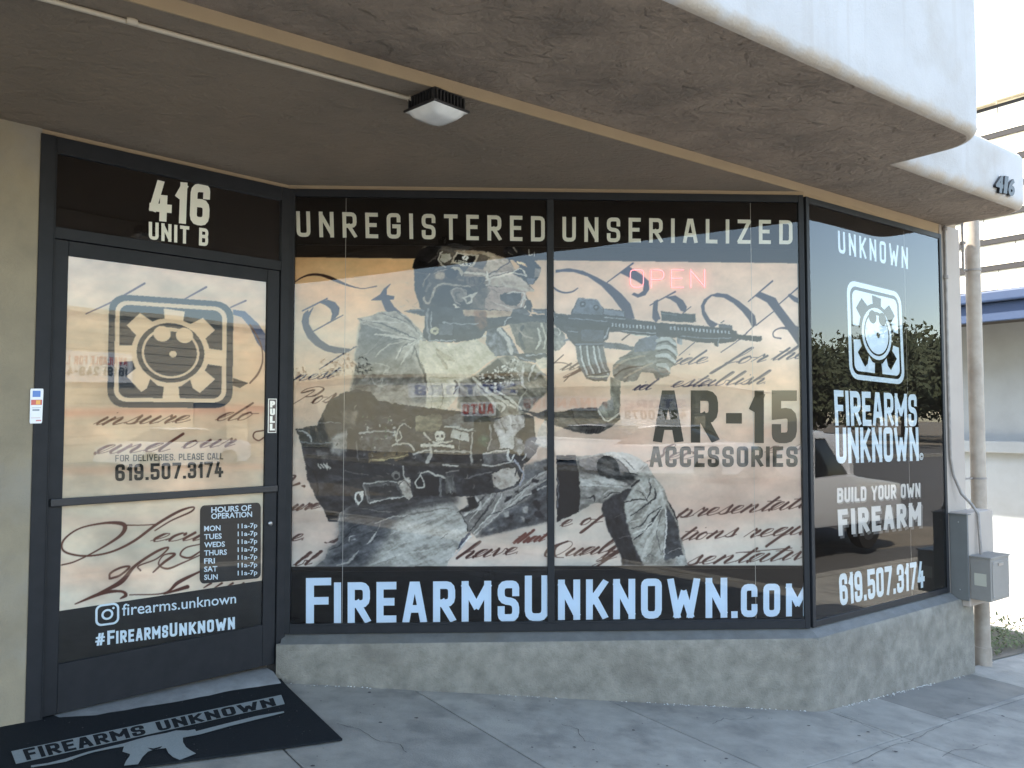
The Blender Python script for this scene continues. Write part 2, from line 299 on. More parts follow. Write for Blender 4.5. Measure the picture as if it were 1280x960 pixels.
def strip(pts, t):
    """mitred ribbon along a polyline; returns left and right outlines"""
    pts = [np.asarray(q, float) for q in pts]
    d0 = pts[1] - pts[0]; d0 /= np.linalg.norm(d0) + 1e-9; d1 = pts[-1] - pts[-2]; d1 /= np.linalg.norm(d1) + 1e-9
    pts[0] = pts[0] - d0 * t / 2; pts[-1] = pts[-1] + d1 * t / 2
    Lf, Rt = [], []
    for i, q in enumerate(pts):
        a = q - pts[i - 1] if i else pts[1] - q; b = pts[i + 1] - q if i < len(pts) - 1 else a
        a = a / (np.linalg.norm(a) + 1e-9); b = b / (np.linalg.norm(b) + 1e-9)
        na = np.array([-a[1], a[0]]); nb = np.array([-b[1], b[0]]); m = na + nb; m /= np.linalg.norm(m) + 1e-9
        k = min(1 / max(np.dot(m, na), .3), 1.9)
        Lf.append(q + m * t / 2 * k); Rt.append(q - m * t / 2 * k)
    return Lf, Rt
def layout(s, t, space, rad=.14, wide=1.):
    """text -> list of (glyph, ribbon) in units of cap height, plus total width"""
    x = 0; rb = []
    for gi, ch in enumerate(s):
        if ch == '~': x -= .12; continue
        w, st = GL[ch]; w = w * wide; inner = max(w - t, 0) if w > 0 else 0
        for path in st:
            pts = [((x + t / 2 + q[0] * inner), (t / 2 + q[1] * (1 - t))) + tuple(q[2:]) for q in path]
            if ch == '.': pts = [(x + t / 2, t * .25), (x + t / 2, t * .75)]; lf, rt = strip([np.array(a) for a in pts], t * .5); lf = [q + np.array([-t * .28, 0]) for q in lf]; rt = [q + np.array([t * .28, 0]) for q in rt]; rb.append((gi, lf, rt)); continue
            lf, rt = strip(round_path(pts, rad), t)
            for q in lf + rt: q[1] = min(max(q[1], 0), 1)
            rb.append((gi, lf, rt))
        x += (w if w > 0 else t) + space
        if ch == ' ': x -= t * 0
    return rb, x - space
def quadmap(pl, quad):
    c = [np.array(pl.uz(*q)) for q in quad]               # TL TR BR BL
    def f(a, b): return (c[3] * (1 - a) + c[2] * a) * (1 - b) + (c[0] * (1 - a) + c[1] * a) * b
    return f
def ribbon_mesh(rb, width, f, pl, off, step=.00025, thick=.0):
    mb = MB()
    for k, (gi, lf, rt) in enumerate(rb):
        o = off + (k % 3) * step; n = len(lf)
        vs = [pl.pt(*f(q[0] / width, q[1]), o + (i % n) * 2.2e-5) for i, q in enumerate(lf + rt)]
        mb.add(vs, [(i, i + 1, n + i + 1, n + i) for i in range(n - 1)])
    return mb
def text(s, quad, pl, m, parent, off=.004, t=.17, space=.14, label=None, rad=.14, wide=1., name='lettering'):
    rb, w = layout(s, t, space, rad, wide)
    words = s.split(' '); i0 = 0
    for wd_ in words:                                     # each word is a piece of its own
        sel = [q for q in rb if i0 <= q[0] < i0 + len(wd_)]; i0 += len(wd_) + 1
        o = ribbon_mesh(sel, w, quadmap(pl, quad), pl, off).build(name, m, parent)
        if label: o['label'] = label if len(words) == 1 else label.replace(s, wd_) if s in label else label + ', word ' + wd_
    return o
def sans(s, quad, pl, m, parent, off=.004, bold=.012, label=None, extr=0, name='lettering', shear=0):
    """built-in sans text turned into a mesh and fitted into a quad on a plane"""
    c = bpy.data.curves.new('t', 'FONT'); c.body = s; c.size = 1; c.offset = bold; c.resolution_u = 3; c.extrude = extr; c.shear = shear
    ob = bpy.data.objects.new('t', c); COL.objects.link(ob); bpy.context.view_layer.update()
    me = bpy.data.meshes.new_from_object(ob.evaluated_get(bpy.context.evaluated_depsgraph_get())); bpy.data.objects.remove(ob)
    v = np.array([q.co[:] for q in me.vertices]); x0, x1 = v[:, 0].min(), v[:, 0].max(); y0, y1 = v[:, 1].min(), v[:, 1].max()
    f = quadmap(pl, quad)
    for q, a in zip(me.vertices, v):
        q.co = pl.pt(*f((a[0] - x0) / (x1 - x0), (a[1] - y0) / (y1 - y0)), off + a[2])
    me.materials.clear(); me.materials.append(m); me.update()
    o = bpy.data.objects.new(name, me); COL.objects.link(o); o.parent = parent
    if label: o['label'] = label
    return o
def poly2(pl, pts, off, mb=None):
    mb = mb or MB(); mb.add([pl.pt(*q, off) for q in pts], [tuple(range(len(pts)))]); return mb
# ---------------------------------------------------------------- printed artwork (film colours), drawn shape by shape
def vnoise(x, y, seed=0):
    xi = np.floor(x).astype(np.int64); yi = np.floor(y).astype(np.int64); fx = x - xi; fy = y - yi
    fx = fx * fx * (3 - 2 * fx); fy = fy * fy * (3 - 2 * fy)
    def h(a, b):
        n = (a * 374761393 + b * 668265263 + seed * 974711) & 0x7fffffff; n = ((n ^ (n >> 13)) * 1274126177) & 0x7fffffff
        return ((n ^ (n >> 16)) & 0xffff) / 65535.
    return (h(xi, yi) * (1 - fx) + h(xi + 1, yi) * fx) * (1 - fy) + (h(xi, yi + 1) * (1 - fx) + h(xi + 1, yi + 1) * fx) * fy
def fnoise(x, y, seed=0, o=4):
    s = 0; a = .5; t = 0
    for k in range(o): s = s + a * vnoise(x * 2 ** k + 17 * k, y * 2 ** k + 31 * k, seed + k); t += a; a *= .55
    return s / t
def spline(pts, n=10):
    pts = [np.array(q, float) for q in pts]
    if len(pts) < 3: return np.array([pts[0] * (1 - t) + pts[-1] * t for t in np.linspace(0, 1, 6)])
    e = [2 * pts[0] - pts[1]] + pts + [2 * pts[-1] - pts[-2]]; out = []
    for i in range(1, len(e) - 2):
        a, b, c, d = e[i - 1:i + 3]
        for t in np.linspace(0, 1, n, endpoint=False):
            out.append(.5 * (2 * b + (c - a) * t + (2 * a - 5 * b + 4 * c - d) * t * t + (3 * b - a - 3 * c + d) * t ** 3))
    out.append(pts[-1]); return np.array(out)
class Cv:
    def __init__(s, x0, y0, x1, y1, S, col):
        s.x0, s.y0, s.S = x0, y0, S; s.w = int((x1 - x0) * S); s.h = int((y1 - y0) * S)
        s.im = np.zeros((s.h, s.w, 3)) + np.array(col) / 255.
        s.fig = np.zeros((s.h, s.w)); s.X, s.Y = np.meshgrid(np.arange(s.w) / S + x0, np.arange(s.h) / S + y0); s.fr = (0, 0, 1.)
    def F(s, ox, oy, k): s.fr = (ox, oy, k); return s
    def T(s, pts): pts = np.asarray(pts, float); return pts / s.fr[2] + np.array(s.fr[:2])
    def box(s, q, m=2):
        a = ((q[:, 0].min() - m - s.x0) * s.S, (q[:, 1].min() - m - s.y0) * s.S, (q[:, 0].max() + m - s.x0) * s.S, (q[:, 1].max() + m - s.y0) * s.S)
        i0, j0 = max(int(a[0]), 0), max(int(a[1]), 0); i1, j1 = min(int(a[2]) + 1, s.w), min(int(a[3]) + 1, s.h)
        return None if i1 <= i0 or j1 <= j0 else (slice(j0, j1), slice(i0, i1))
    def mask(s, q, sl):
        x, y = s.X[sl], s.Y[sl]; ins = np.zeros(x.shape, bool); k = len(q)
        for i in range(k):
            (xa, ya), (xb, yb) = q[i], q[(i + 1) % k]
            if ya == yb: continue
            c = (ya > y) != (yb > y); ins ^= c & (x < (xb - xa) * (y - ya) / (yb - ya) + xa)
        return ins.astype(float)
    rec = False
    def blend(s, sl, m, col, tex=None):
        if s.rec: s.fig[sl] = np.maximum(s.fig[sl], np.clip(m * 1.3, 0, 1))
        c = np.array(col, float) / 255.; m = m[..., None]
        c = np.ones(m.shape[:2] + (3,)) * c if tex is None else np.clip(c * tex[..., None], 0, 1)
        s.im[sl] = s.im[sl] * (1 - m) + c * m
    def blur(s, m, r):
        if r <= 0: return m
        k = np.exp(-np.arange(-int(3 * r), int(3 * r) + 1) ** 2 / (2 * r * r)); k /= k.sum()
        p = len(k) // 2
        m = np.pad(m, p, mode='constant')
        m = sum(k[i] * m[i:i + m.shape[0] - 2 * p, :] for i in range(len(k)))
        return sum(k[i] * m[:, i:i + m.shape[1] - 2 * p] for i in range(len(k)))
    def tex(s, sl, amp, ang, Ln, Wd, seed):
        x, y = s.X[sl], s.Y[sl]; a = math.radians(ang); u = x * math.cos(a) + y * math.sin(a); v = -x * math.sin(a) + y * math.cos(a)
        return 1 + amp * (fnoise(u / Ln, v / Wd, seed, 3) - .5) * 2
    def poly(s, pts, col, amp=0, ang=0, Ln=6, Wd=6, soft=0, seed=1, al=1, smooth=False):
        q = s.T(pts)
        if smooth: q = spline(list(q) + [q[0]], 6)
        sl = s.box(q, 2 + soft * 3)
        if sl is None: return
        m = s.blur(s.mask(q, sl), max(soft * s.S, .45)) * al
        s.blend(sl, m, col, s.tex(sl, amp, ang, Ln, Wd, seed) if amp else None)
    def stroke(s, pts, w, col, al=1, smooth=True, soft=.35, raw=False):
        q = np.asarray(pts, float) if raw else s.T(pts); k = 1 if raw else s.fr[2]
        ws = np.array([w] * len(q) if np.isscalar(w) else np.interp(np.linspace(0, 1, len(q)), np.linspace(0, 1, len(w)), w)) / k
        if smooth and len(q) > 2: z = spline([np.append(a, b) for a, b in zip(q, ws)], 7); q, ws = z[:, :2], np.abs(z[:, 2])
        sl = s.box(q, ws.max() + 1.5)
        if sl is None: return
        x, y = s.X[sl], s.Y[sl]; m = np.zeros(x.shape)
        for i in range(len(q) - 1):
            a, b = q[i], q[i + 1]; d = b - a; l2 = d @ d + 1e-9; r = max(ws[i], ws[i + 1]) / 2 + 1
            i0 = max(int((min(a[0], b[0]) - r - s.x0) * s.S) - sl[1].start, 0); i1 = int((max(a[0], b[0]) + r - s.x0) * s.S) + 2 - sl[1].start
            j0 = max(int((min(a[1], b[1]) - r - s.y0) * s.S) - sl[0].start, 0); j1 = int((max(a[1], b[1]) + r - s.y0) * s.S) + 2 - sl[0].start
            if i1 <= i0 or j1 <= j0: continue
            xs, ys = x[j0:j1, i0:i1], y[j0:j1, i0:i1]
            if xs.size == 0: continue
            t = np.clip(((xs - a[0]) * d[0] + (ys - a[1]) * d[1]) / l2, 0, 1)
            dist = np.hypot(xs - a[0] - t * d[0], ys - a[1] - t * d[1]) - (ws[i] * (1 - t) + ws[i + 1] * t) / 2
            m[j0:j1, i0:i1] = np.maximum(m[j0:j1, i0:i1], np.clip(.5 - dist / (2 * soft), 0, 1))
        s.blend(sl, m * al, col)
    def disc(s, c, r, col, al=1, ry=None, soft=0):
        a = np.linspace(0, 2 * math.pi, 24, endpoint=False); ry = ry or r
        s.poly([(c[0] + r * math.cos(t), c[1] + ry * math.sin(t)) for t in a], col, al=al, soft=soft)
    def lin(s):
        im = np.clip(s.im, 0, 1); im = np.clip(im * 1.18 - .035, 0, 1); return np.where(im < .04045, im / 12.92, ((im + .055) / 1.055) ** 2.4)
# slanted copperplate hand: letters as pen paths in x-height units
SCR = {
 'a': (1.0, [[(0, .1), (.1, 0), (.5, .95), (.25, .95), (.05, .4), (.2, .02), (.5, .3), (.75, 1), (.6, .3), (.75, .02), (1, .3)]]), 'b': (.9, [[(0, .1), (.4, 1.2), (.55, 2.1), (.4, 2.2), (.25, 1.4), (.15, .3), (.35, 0), (.65, .3), (.6, .85), (.95, .75)]]),
 'c': (.75, [[(0, .1), (.3, .8), (.55, .95), (.55, .75), (.4, .98), (.15, .6), (.2, .05), (.5, .05), (.8, .4)]]), 'd': (1.05, [[(0, .1), (.5, .95), (.25, .95), (.05, .4), (.2, .02), (.5, .3), (.9, 2.2), (.65, .5), (.75, .02), (1.05, .3)]]),
 'e': (.75, [[(0, .1), (.45, .55), (.5, .95), (.25, .9), (.1, .35), (.25, .02), (.5, .1), (.78, .4)]]), 'f': (.7, [[(0, .1), (.5, 1.3), (.6, 2.2), (.4, 2.0), (.2, .5), (-.05, -1.1), (-.2, -1.2), (-.05, -.4), (.35, .2), (.7, .35)]]),
 'g': (.9, [[(0, .1), (.5, .95), (.25, .95), (.05, .4), (.2, .02), (.5, .3), (.75, 1), (.4, -.5), (.05, -1.2), (-.15, -1.1), (.2, -.4), (.9, .3)]]), 'h': (1.0, [[(0, .1), (.4, 1.2), (.55, 2.1), (.4, 2.2), (.2, 1.0), (0, 0), (.3, .75), (.6, .98), (.65, .7), (.55, .15), (.7, .02), (1, .35)]]),
 'i': (.5, [[(0, .1), (.3, 1), (.15, .3), (.25, .02), (.5, .3)], [(.5, 1.6), (.53, 1.63)]]), 'l': (.55, [[(0, .1), (.35, 1.2), (.5, 2.1), (.35, 2.2), (.15, 1.0), (.12, .15), (.25, .02), (.55, .35)]]),
 'n': (1.05, [[(0, .4), (.15, .95), (.2, .8), (0, 0), (.3, .7), (.55, .98), (.6, .7), (.5, .15), (.65, .02), (1.05, .35)]]), 'o': (.85, [[(0, .1), (.35, .95), (.1, .6), (.15, .05), (.45, .1), (.55, .7), (.35, .95), (.5, .8), (.85, .8)]]),
 'p': (.95, [[(0, .4), (.25, 1.1), (.1, .2), (-.2, -1.2), (.05, .2), (.35, .9), (.6, .85), (.6, .25), (.35, .0), (.25, .15), (.6, .02), (.95, .3)]]), 'q': (.9, [[(0, .1), (.5, .95), (.25, .95), (.05, .4), (.2, .02), (.5, .3), (.75, 1), (.3, -1.2), (.45, -.9), (.6, -.1), (.9, .3)]]),
 'r': (.75, [[(0, .1), (.25, 1.05), (.35, .85), (.55, .9), (.4, .3), (.45, .02), (.75, .35)]]), 's': (.7, [[(0, .1), (.4, 1.15), (.45, .7), (.5, .2), (.25, .0), (.1, .1), (.3, .05), (.7, .35)]]),
 't': (.6, [[(0, .1), (.45, 1.75), (.2, .5), (.2, .05), (.35, .02), (.6, .35)], [(.0, 1.2), (.75, 1.3)]]), 'u': (1.0, [[(0, .3), (.25, 1), (.1, .3), (.2, .02), (.45, .2), (.75, 1), (.6, .3), (.7, .02), (1, .3)]]),
 'v': (.85, [[(0, .4), (.2, .98), (.25, .6), (.3, .02), (.6, .5), (.6, .98), (.85, .8)]]), 'w': (1.2, [[(0, .3), (.2, 1), (.1, .3), (.2, .02), (.5, .3), (.6, .98), (.5, .3), (.65, .02), (.95, .5), (.95, .98), (1.2, .8)]]),
 'y': (.9, [[(0, .3), (.2, 1), (.15, .3), (.3, .1), (.6, .5), (.75, 1), (.3, -.6), (-.1, -1.2), (-.2, -1.0), (.2, -.3), (.9, .35)]]), ' ': (.7, []), '.': (.3, [[(.1, .0), (.14, .04)]]),
 'S': (1.2, [[(-.3, .1), (.1, .0), (.6, .9), (.9, 2.1), (.7, 2.3), (.45, 1.7), (.7, .9), (.5, .1), (.1, .1)]]), 'R': (1.3, [[(-.2, .0), (.3, .9), (.6, 2.0), (.1, 1.6), (.5, 2.2), (1.1, 2.1), (1.0, 1.4), (.5, 1.1), (.8, .3), (1.3, .1)]]),
 'P': (1.3, [[(-.2, -.3), (.3, .9), (.6, 1.9), (-.2, 1.5), (-.1, 2.0), (.6, 2.3), (1.2, 2.0), (1.0, 1.2), (.4, 1.0)]]), 'Q': (1.4, [[(.7, 2.2), (0, 1.3), (.2, .2), (.9, .4), (1.2, 1.6), (.8, 2.2), (.3, 1.5), (.8, .2), (1.4, .0)]]),
}
def script(cv, s, x, y, xh, col, rise=-.07, slant=.85, k=1.6, w=(.5, 1.9), al=1, track=1.):
    k *= 1.22; xh *= 1.09; rise *= .8; w = (w[0] * 1.35, w[1] * 1.3)
    """k: letter width factor; baseline from (x, y) in photo pixels, rising by `rise` per pixel"""
    for ch in s:
        wd, st = SCR[ch]
        for path in st:
            q = spline(path, 7); px = x + (q[:, 0] * k + q[:, 1] * slant) * xh; py = y + (px - x) * rise * 0 - q[:, 1] * xh
            d = np.gradient(q, axis=0); down = np.clip(-d[:, 1] / (np.hypot(d[:, 0], d[:, 1]) + 1e-6), 0, 1)
            ww = w[0] + (w[1] - w[0]) * down ** 1.5
            cv.stroke(np.stack([px, py], 1), list(ww), col, al=al, smooth=False, raw=True, soft=.4)
        x += wd * k * xh * track; y += wd * k * xh * track * rise
def parchment(cv, cols, seed):
    """cols: list of (y, rgb)"""
    ys = [c[0] for c in cols]
    base = np.stack([np.interp(cv.Y, ys, [c[1][i] for c in cols]) for i in range(3)], -1) / 255.
    n = fnoise(cv.X / 70, cv.Y / 45, seed) - .5; n2 = fnoise(cv.X / 14, cv.Y / 9, seed + 5) - .5; n3 = fnoise(cv.X / 120, cv.Y / 30, seed + 9) - .5
    cv.im = np.clip(base * (.965 + .26 * n + .10 * n2)[..., None] + n3[..., None] * np.array([.07, -.03, -.06]), 0, 1)
def window_art():
    cv = Cv(355, 300, 1020, 722, 2, (190, 175, 160)); cv_f = cv.F
    parchment(cv, [(310, (208, 170, 125)), (370, (206, 172, 136)), (420, (206, 180, 156)), (480, (202, 180, 158)), (560, (196, 174, 158)), (640, (192, 176, 164)), (720, (200, 190, 182))], 3)
    k = np.clip((cv.X - 640) / 60, 0, 1) * np.clip((480 - cv.Y) / 60, 0, 1); k = k[..., None]; cv.im = cv.im * (1 - k * .75) + k * .75 * (np.array([212, 190, 176]) / 255.) * (cv.im.mean(-1, keepdims=True) / .69)
    cv.F(0, 0, 1).poly([(350, 295), (1025, 295), (1025, 329.5), (366, 321.5), (350, 321.5)], (38, 32, 28), .15, 0, 30, 10)
    ink = (50, 50, 72); br = (76, 52, 46)
    _p = cv.poly
    def ipoly(pts, col, *aa, **k):
        _p(pts, col, *aa, **k)
        if col == ink: cv.stroke(list(pts) + [pts[0]], .9 * cv.fr[2], ink, smooth=False)
    cv.poly = ipoly
    # --- large capitals
    cv_f(360, 310, 8)
    cv.stroke([(40, 360), (130, 300), (220, 268), (320, 268), (420, 298), (540, 350), (640, 385), (750, 405), (885, 383)], [10, 14, 22, 26, 34, 26, 14, 8, 12], (48, 36, 34))
    cv.stroke([(145, 628), (390, 508)], [14, 16], ink); cv.poly([(320, 545), (400, 522), (470, 545), (512, 600), (505, 660), (470, 700), (430, 725), (445, 660), (430, 610), (380, 570)], ink, smooth=False)
    cv.stroke([(550, 672), (430, 735), (255, 832)], [8, 14, 12], ink)
    cv_f(360, 380, 6.4)
    cv.poly([(165, 70), (200, 30), (185, 60), (165, 110), (165, 160), (205, 230), (260, 290), (330, 335), (420, 352), (490, 360), (460, 390), (380, 392), (300, 375), (220, 330), (160, 270), (125, 200), (112, 140), (125, 80), (160, 50)], ink)
    cv.stroke([(545, 335), (400, 425), (252, 522)], [8, 12, 8], ink)
    cv_f(360, 310, 8); cv.poly([(835, 522), (925, 465), (960, 410), (1022, 362), (985, 410), (985, 472), (1060, 485), (1055, 512), (1012, 515), (1060, 590), (1135, 655), (1180, 700), (1060, 700), (985, 640), (935, 520)], ink)
    cv_f(680, 310, 6.4)
    cv.poly([(95, 178), (200, 165), (310, 185), (420, 235), (530, 295), (620, 370), (690, 450), (722, 560), (650, 575), (620, 490), (550, 395), (460, 300), (350, 225), (240, 190), (150, 188), (95, 195)], ink)
    cv.stroke([(60, 300), (100, 335), (160, 357), (225, 350), (270, 322)], [10, 16, 14, 12, 8], ink)
    cv.stroke([(505, 275), (712, 122)], [8, 14], ink); cv.poly([(615, 200), (680, 150), (780, 215), (835, 265), (840, 330), (810, 375), (750, 395), (705, 372), (720, 360), (755, 372), (795, 345), (800, 300), (740, 260)], ink)
    cv.stroke([(848, 458), (1050, 350)], [8, 13], ink); cv.poly([(880, 430), (910, 415), (905, 500), (930, 560), (890, 590), (868, 560), (872, 490)], ink)
    cv.poly([(975, 395), (1050, 382), (1110, 420), (1140, 470), (1130, 510), (1095, 500), (1060, 440), (1010, 408)], ink); cv.stroke([(1175, 470), (1090, 535)], [6, 10], ink)
    cv_f(820, 320, 6.4)
    cv.poly([(455, 310), (410, 350), (385, 395), (388, 440), (430, 510), (490, 545), (450, 575), (415, 545), (372, 470), (362, 400), (385, 350), (440, 312)], ink)
    cv.poly([(440, 315), (490, 298), (570, 308), (660, 360), (740, 425), (790, 480), (800, 540), (770, 565), (745, 510), (690, 440), (620, 375), (540, 330), (480, 325)], ink)
    cv.stroke([(795, 550), (650, 680), (520, 770)], [10, 8, 8], ink); cv.stroke([(940, 445), (800, 555)], [8, 10], ink)
    cv.stroke([(738, 365), (932, 200)], [8, 14], ink); cv.poly([(795, 318), (830, 288), (955, 338), (985, 390), (1115, 560), (1170, 575), (1185, 640), (1165, 755), (1090, 640), (990, 500), (890, 370)], ink)
    cv.stroke([(1143, 248), (985, 385)], [12, 8], ink); cv.stroke([(1070, 315), (1120, 350), (1180, 370)], [26, 40, 30], ink)
    cv.stroke([(1070, 580), (990, 578), (940, 608), (945, 648), (1000, 660)], [26, 12, 10, 10, 12], ink)
    # --- running hand; upper words drawn bluish, the sky reflection painted in
    kw = dict(rise=-.10, slant=.95)
    script(cv, 'nest', 366, 476, 7, ink, w=(.5, 1.6), k=1.7, **kw); script(cv, 'Pos', 366, 506, 9, br, w=(.5, 2), k=1.4, **kw)
    for q in ([(20, 90), (60, 95), (30, 130)], [(20, 180), (90, 155)], [(110, 175), (130, 178)]): cv_f(360, 580, 6.4).stroke(q, [8, 22], br)
    script(cv, 'ure', 362, 638, 6.5, br, w=(.8, 2.6), k=1.6, **kw); script(cv, 'e.', 362, 676, 8, br, w=(.8, 2.2), k=1.7, **kw); script(cv, 'S', 409, 678, 6, br, w=(.8, 2), **kw); script(cv, 'bl', 366, 707, 7, br, w=(.8, 2.4), **kw)
    script(cv, 'have.', 571, 698, 8.6, br, w=(.6, 2.6), k=1.75, **kw); script(cv, 'that', 640, 679, 6.5, (95, 55, 48), w=(.6, 2.6), k=1.4, **kw)
    script(cv, 'Qualif', 676, 697, 8.5, br, w=(.6, 2.5), k=1.8, **kw); script(cv, 'e of', 699, 658, 8, br, w=(.6, 2.4), k=1.6, **kw); script(cv, 'y', 760, 690, 9, br, w=(.5, 1.8), **kw); script(cv, 'y', 748, 700, 10, br, w=(.5, 1.8), **kw)
    script(cv, 'presentati', 844, 647, 9.2, br, w=(.6, 2.3), k=1.72, **kw)
    script(cv, 'tions', 846, 676, 8.8, br, w=(.6, 2.3), k=1.65, **kw); script(cv, 'requi', 929, 672, 9.4, br, w=(.6, 2.4), k=1.85, rise=-.08, slant=.95)
    script(cv, 'sentativ', 856, 706, 9.4, br, w=(.6, 2.5), k=2.0, rise=-.06, slant=.95); cv.stroke([(920, 691), (990, 685)], 1.0, br, raw=True)
    script(cv, 'ide', 838, 456, 7.4, ink, w=(.5, 1.8), k=1.9, rise=-.07, slant=1.1); script(cv, 'for', 905, 455, 8.4, ink, w=(.6, 2), k=1.9, rise=-.08, slant=1.2); script(cv, 'the', 963, 450, 8, ink, w=(.5, 2), k=1.6, rise=-.08, slant=1.1)
    script(cv, 'id', 790, 488, 6, ink, w=(.5, 1.8), k=1.8, **kw); script(cv, 'establish.', 838, 484, 7, ink, w=(.5, 1.9), k=1.85, rise=-.05, slant=1.1)
    script(cv, 'ity', 699, 463, 8, br, w=(.5, 1.8), k=1.7, rise=-.1, slant=1.1); script(cv, 'Tec'.replace('T', 'S'), 806, 577, 8.5, (110, 85, 75), w=(.6, 2.0), k=1.9, **kw); script(cv, 'e s', 955, 566, 8, (125, 100, 90), w=(.6, 1.6), k=2, **kw)
    cv_f(680, 360, 6.4); cv.stroke([(30, 600), (160, 600), (240, 640)], [8, 6], br); cv.stroke([(160, 748), (230, 680), (300, 640)], [8, 8], br); cv.stroke([(155, 535), (60, 620)], [8, 10], br)
    cv.stroke([(625, 415), (700, 355)], [12, 8], (70, 50, 46)); cv.stroke([(1205, 435), (1080, 540)], [7, 6], ink)
    D = (24, 24, 27); D2 = (44, 44, 47); G1 = (78, 77, 78); G2 = (112, 109, 106); G3 = (150, 145, 139); L1 = (184, 177, 168); L2 = (208, 202, 192)
    # --- kneeling leg
    cv.rec = True
    cv_f(0, 0, 1)
    cv.poly([(424, 640), (423, 655), (424, 668), (421, 677), (409, 687), (407, 697), (389, 712), (557, 712), (560, 703), (571, 686), (586, 664), (582, 650), (576, 640), (560, 620), (500, 620), (440, 628)], (158, 154, 148), .30, -22, 26, 4, seed=4)
    cv.poly([(424, 640), (423, 655), (424, 668), (421, 677), (409, 687), (407, 697), (389, 712), (455, 712), (470, 690), (490, 660), (500, 640), (560, 622), (500, 620), (440, 628)], (70, 70, 74), .45, -25, 22, 4, soft=5, seed=5, al=.85)
    cv.poly([(430, 620), (570, 616), (575, 628), (520, 634), (480, 650), (440, 655)], (60, 60, 63), .5, -12, 30, 3, soft=3, seed=6, al=.8)
    cv_f(360, 580, 6.4)
    for q, w, c in (([(560, 380), (700, 345), (860, 320), (1050, 300)], 12, (62, 62, 66)), ([(560, 450), (700, 440), (800, 410), (880, 380)], 10, (66, 66, 70)), ([(880, 440), (1000, 400), (1280, 350)], 16, (112, 108, 104)),
                    ([(470, 540), (590, 480), (760, 440)], 12, (56, 56, 60)), ([(430, 600), (480, 560), (510, 520)], 12, (50, 50, 54)), ([(480, 620), (490, 590), (530, 570)], 8, (170, 165, 160)), ([(505, 605), (535, 600)], 18, (150, 148, 146)),
                    ([(630, 635), (670, 600), (710, 540)], 16, (190, 184, 176)), ([(660, 640), (710, 570)], 8, (40, 40, 44)), ([(390, 810), (470, 790), (520, 740), (560, 695)], 18, (165, 161, 156)), ([(480, 810), (560, 740)], 10, (52, 52, 55)),
                    ([(640, 540), (720, 535)], 6, (150, 146, 140)), ([(330, 690), (420, 640), (450, 590)], 10, (54, 54, 58)), ([(740, 460), (720, 530)], 8, (170, 166, 160)), ([(700, 470), (850, 420), (1000, 410)], 10, (176, 170, 163)),
                    ([(820, 560), (1000, 480), (1200, 420)], 14, (190, 184, 177)), ([(760, 720), (900, 640), (1100, 560)], 16, (182, 178, 170)), ([(700, 790), (900, 720), (1150, 680)], 14, (192, 188, 180)), ([(860, 660), (960, 610)], 10, (128, 124, 120)),
                    ([(750, 780), (850, 760)], 12, (110, 108, 105)), ([(1215, 600), (1275, 560)], 12, (92, 88, 86)), ([(430, 330), (450, 480)], 16, (58, 58, 62)), ([(590, 350), (760, 380), (860, 375)], 8, (120, 117, 113))):
        cv.stroke(q, [w * .4, w, w * .4], c, al=.85)
    # --- thigh
    cv_f(540, 570, 6.4)
    cv.poly([(330, 315), (570, 290), (700, 230), (740, 80), (945, 15), (945, 520), (350, 655), (290, 600), (230, 450)], (124, 120, 117), .35, -40, 14, 4, seed=8)
    cv.poly([(945, 120), (945, 520), (350, 655), (430, 560), (600, 430), (760, 360)], (72, 73, 77), .6, -30, 9, 6, soft=1.5, seed=9, al=.9)
    cv.poly([(735, 70), (945, 15), (945, 90), (860, 150), (740, 200)], (92, 92, 94), .3, -30, 12, 4, soft=1, al=.9)
    for q, w, c in (([(350, 330), (380, 400), (260, 470)], 30, (200, 192, 182)), ([(290, 520), (420, 380), (480, 300)], 12, L1), ([(300, 600), (430, 440), (520, 300)], 10, D2), ([(330, 620), (480, 450), (560, 300)], 12, L2), ([(270, 640), (400, 470), (500, 310)], 8, D2),
                    ([(340, 640), (520, 470), (700, 330), (800, 190)], 12, L1), ([(260, 500), (380, 360), (430, 310)], 7, D2), ([(410, 480), (600, 420), (760, 320), (900, 200)], 10, (60, 60, 64)), ([(560, 440), (700, 300), (930, 180)], 16, (158, 153, 147)),
                    ([(640, 380), (800, 290), (940, 230)], 12, (165, 160, 154)), ([(700, 260), (820, 170), (930, 110)], 14, (160, 155, 149)), ([(290, 480), (360, 400), (400, 330)], 5, D2), ([(620, 340), (760, 240), (860, 130)], 8, (66, 65, 68))):
        cv.stroke(q, [w * .4, w, w * .5], c, al=.9)
    for q in ([(790, 280), (830, 250), (850, 280), (800, 300)], [(600, 320), (640, 310), (630, 350), (570, 370)], [(800, 360), (840, 350), (870, 400), (860, 440), (820, 410)], [(820, 440), (870, 440), (900, 480), (860, 500), (810, 470)], [(740, 500), (790, 510), (760, 540), (730, 530)],
              [(610, 460), (650, 470), (640, 510), (600, 500)], [(810, 180), (860, 190), (850, 210), (800, 210)], [(890, 90), (930, 80), (930, 110), (900, 120)], [(660, 280), (690, 270), (690, 300)]): cv.poly(q, (38, 38, 44), soft=.5)
    for q in ([(570, 450), (610, 440), (620, 480), (590, 490)], [(720, 410), (770, 400), (760, 450), (730, 450)], [(700, 470), (740, 500), (730, 530)], [(440, 590), (500, 570), (480, 600)]): cv.poly(q, (150, 146, 142), soft=.7)
    cv.poly([(190, 450), (290, 400), (270, 330), (340, 320), (370, 390), (330, 420), (260, 450)], (30, 30, 32), soft=.5); cv.stroke([(220, 452), (262, 520), (288, 600)], 6, (30, 30, 32))
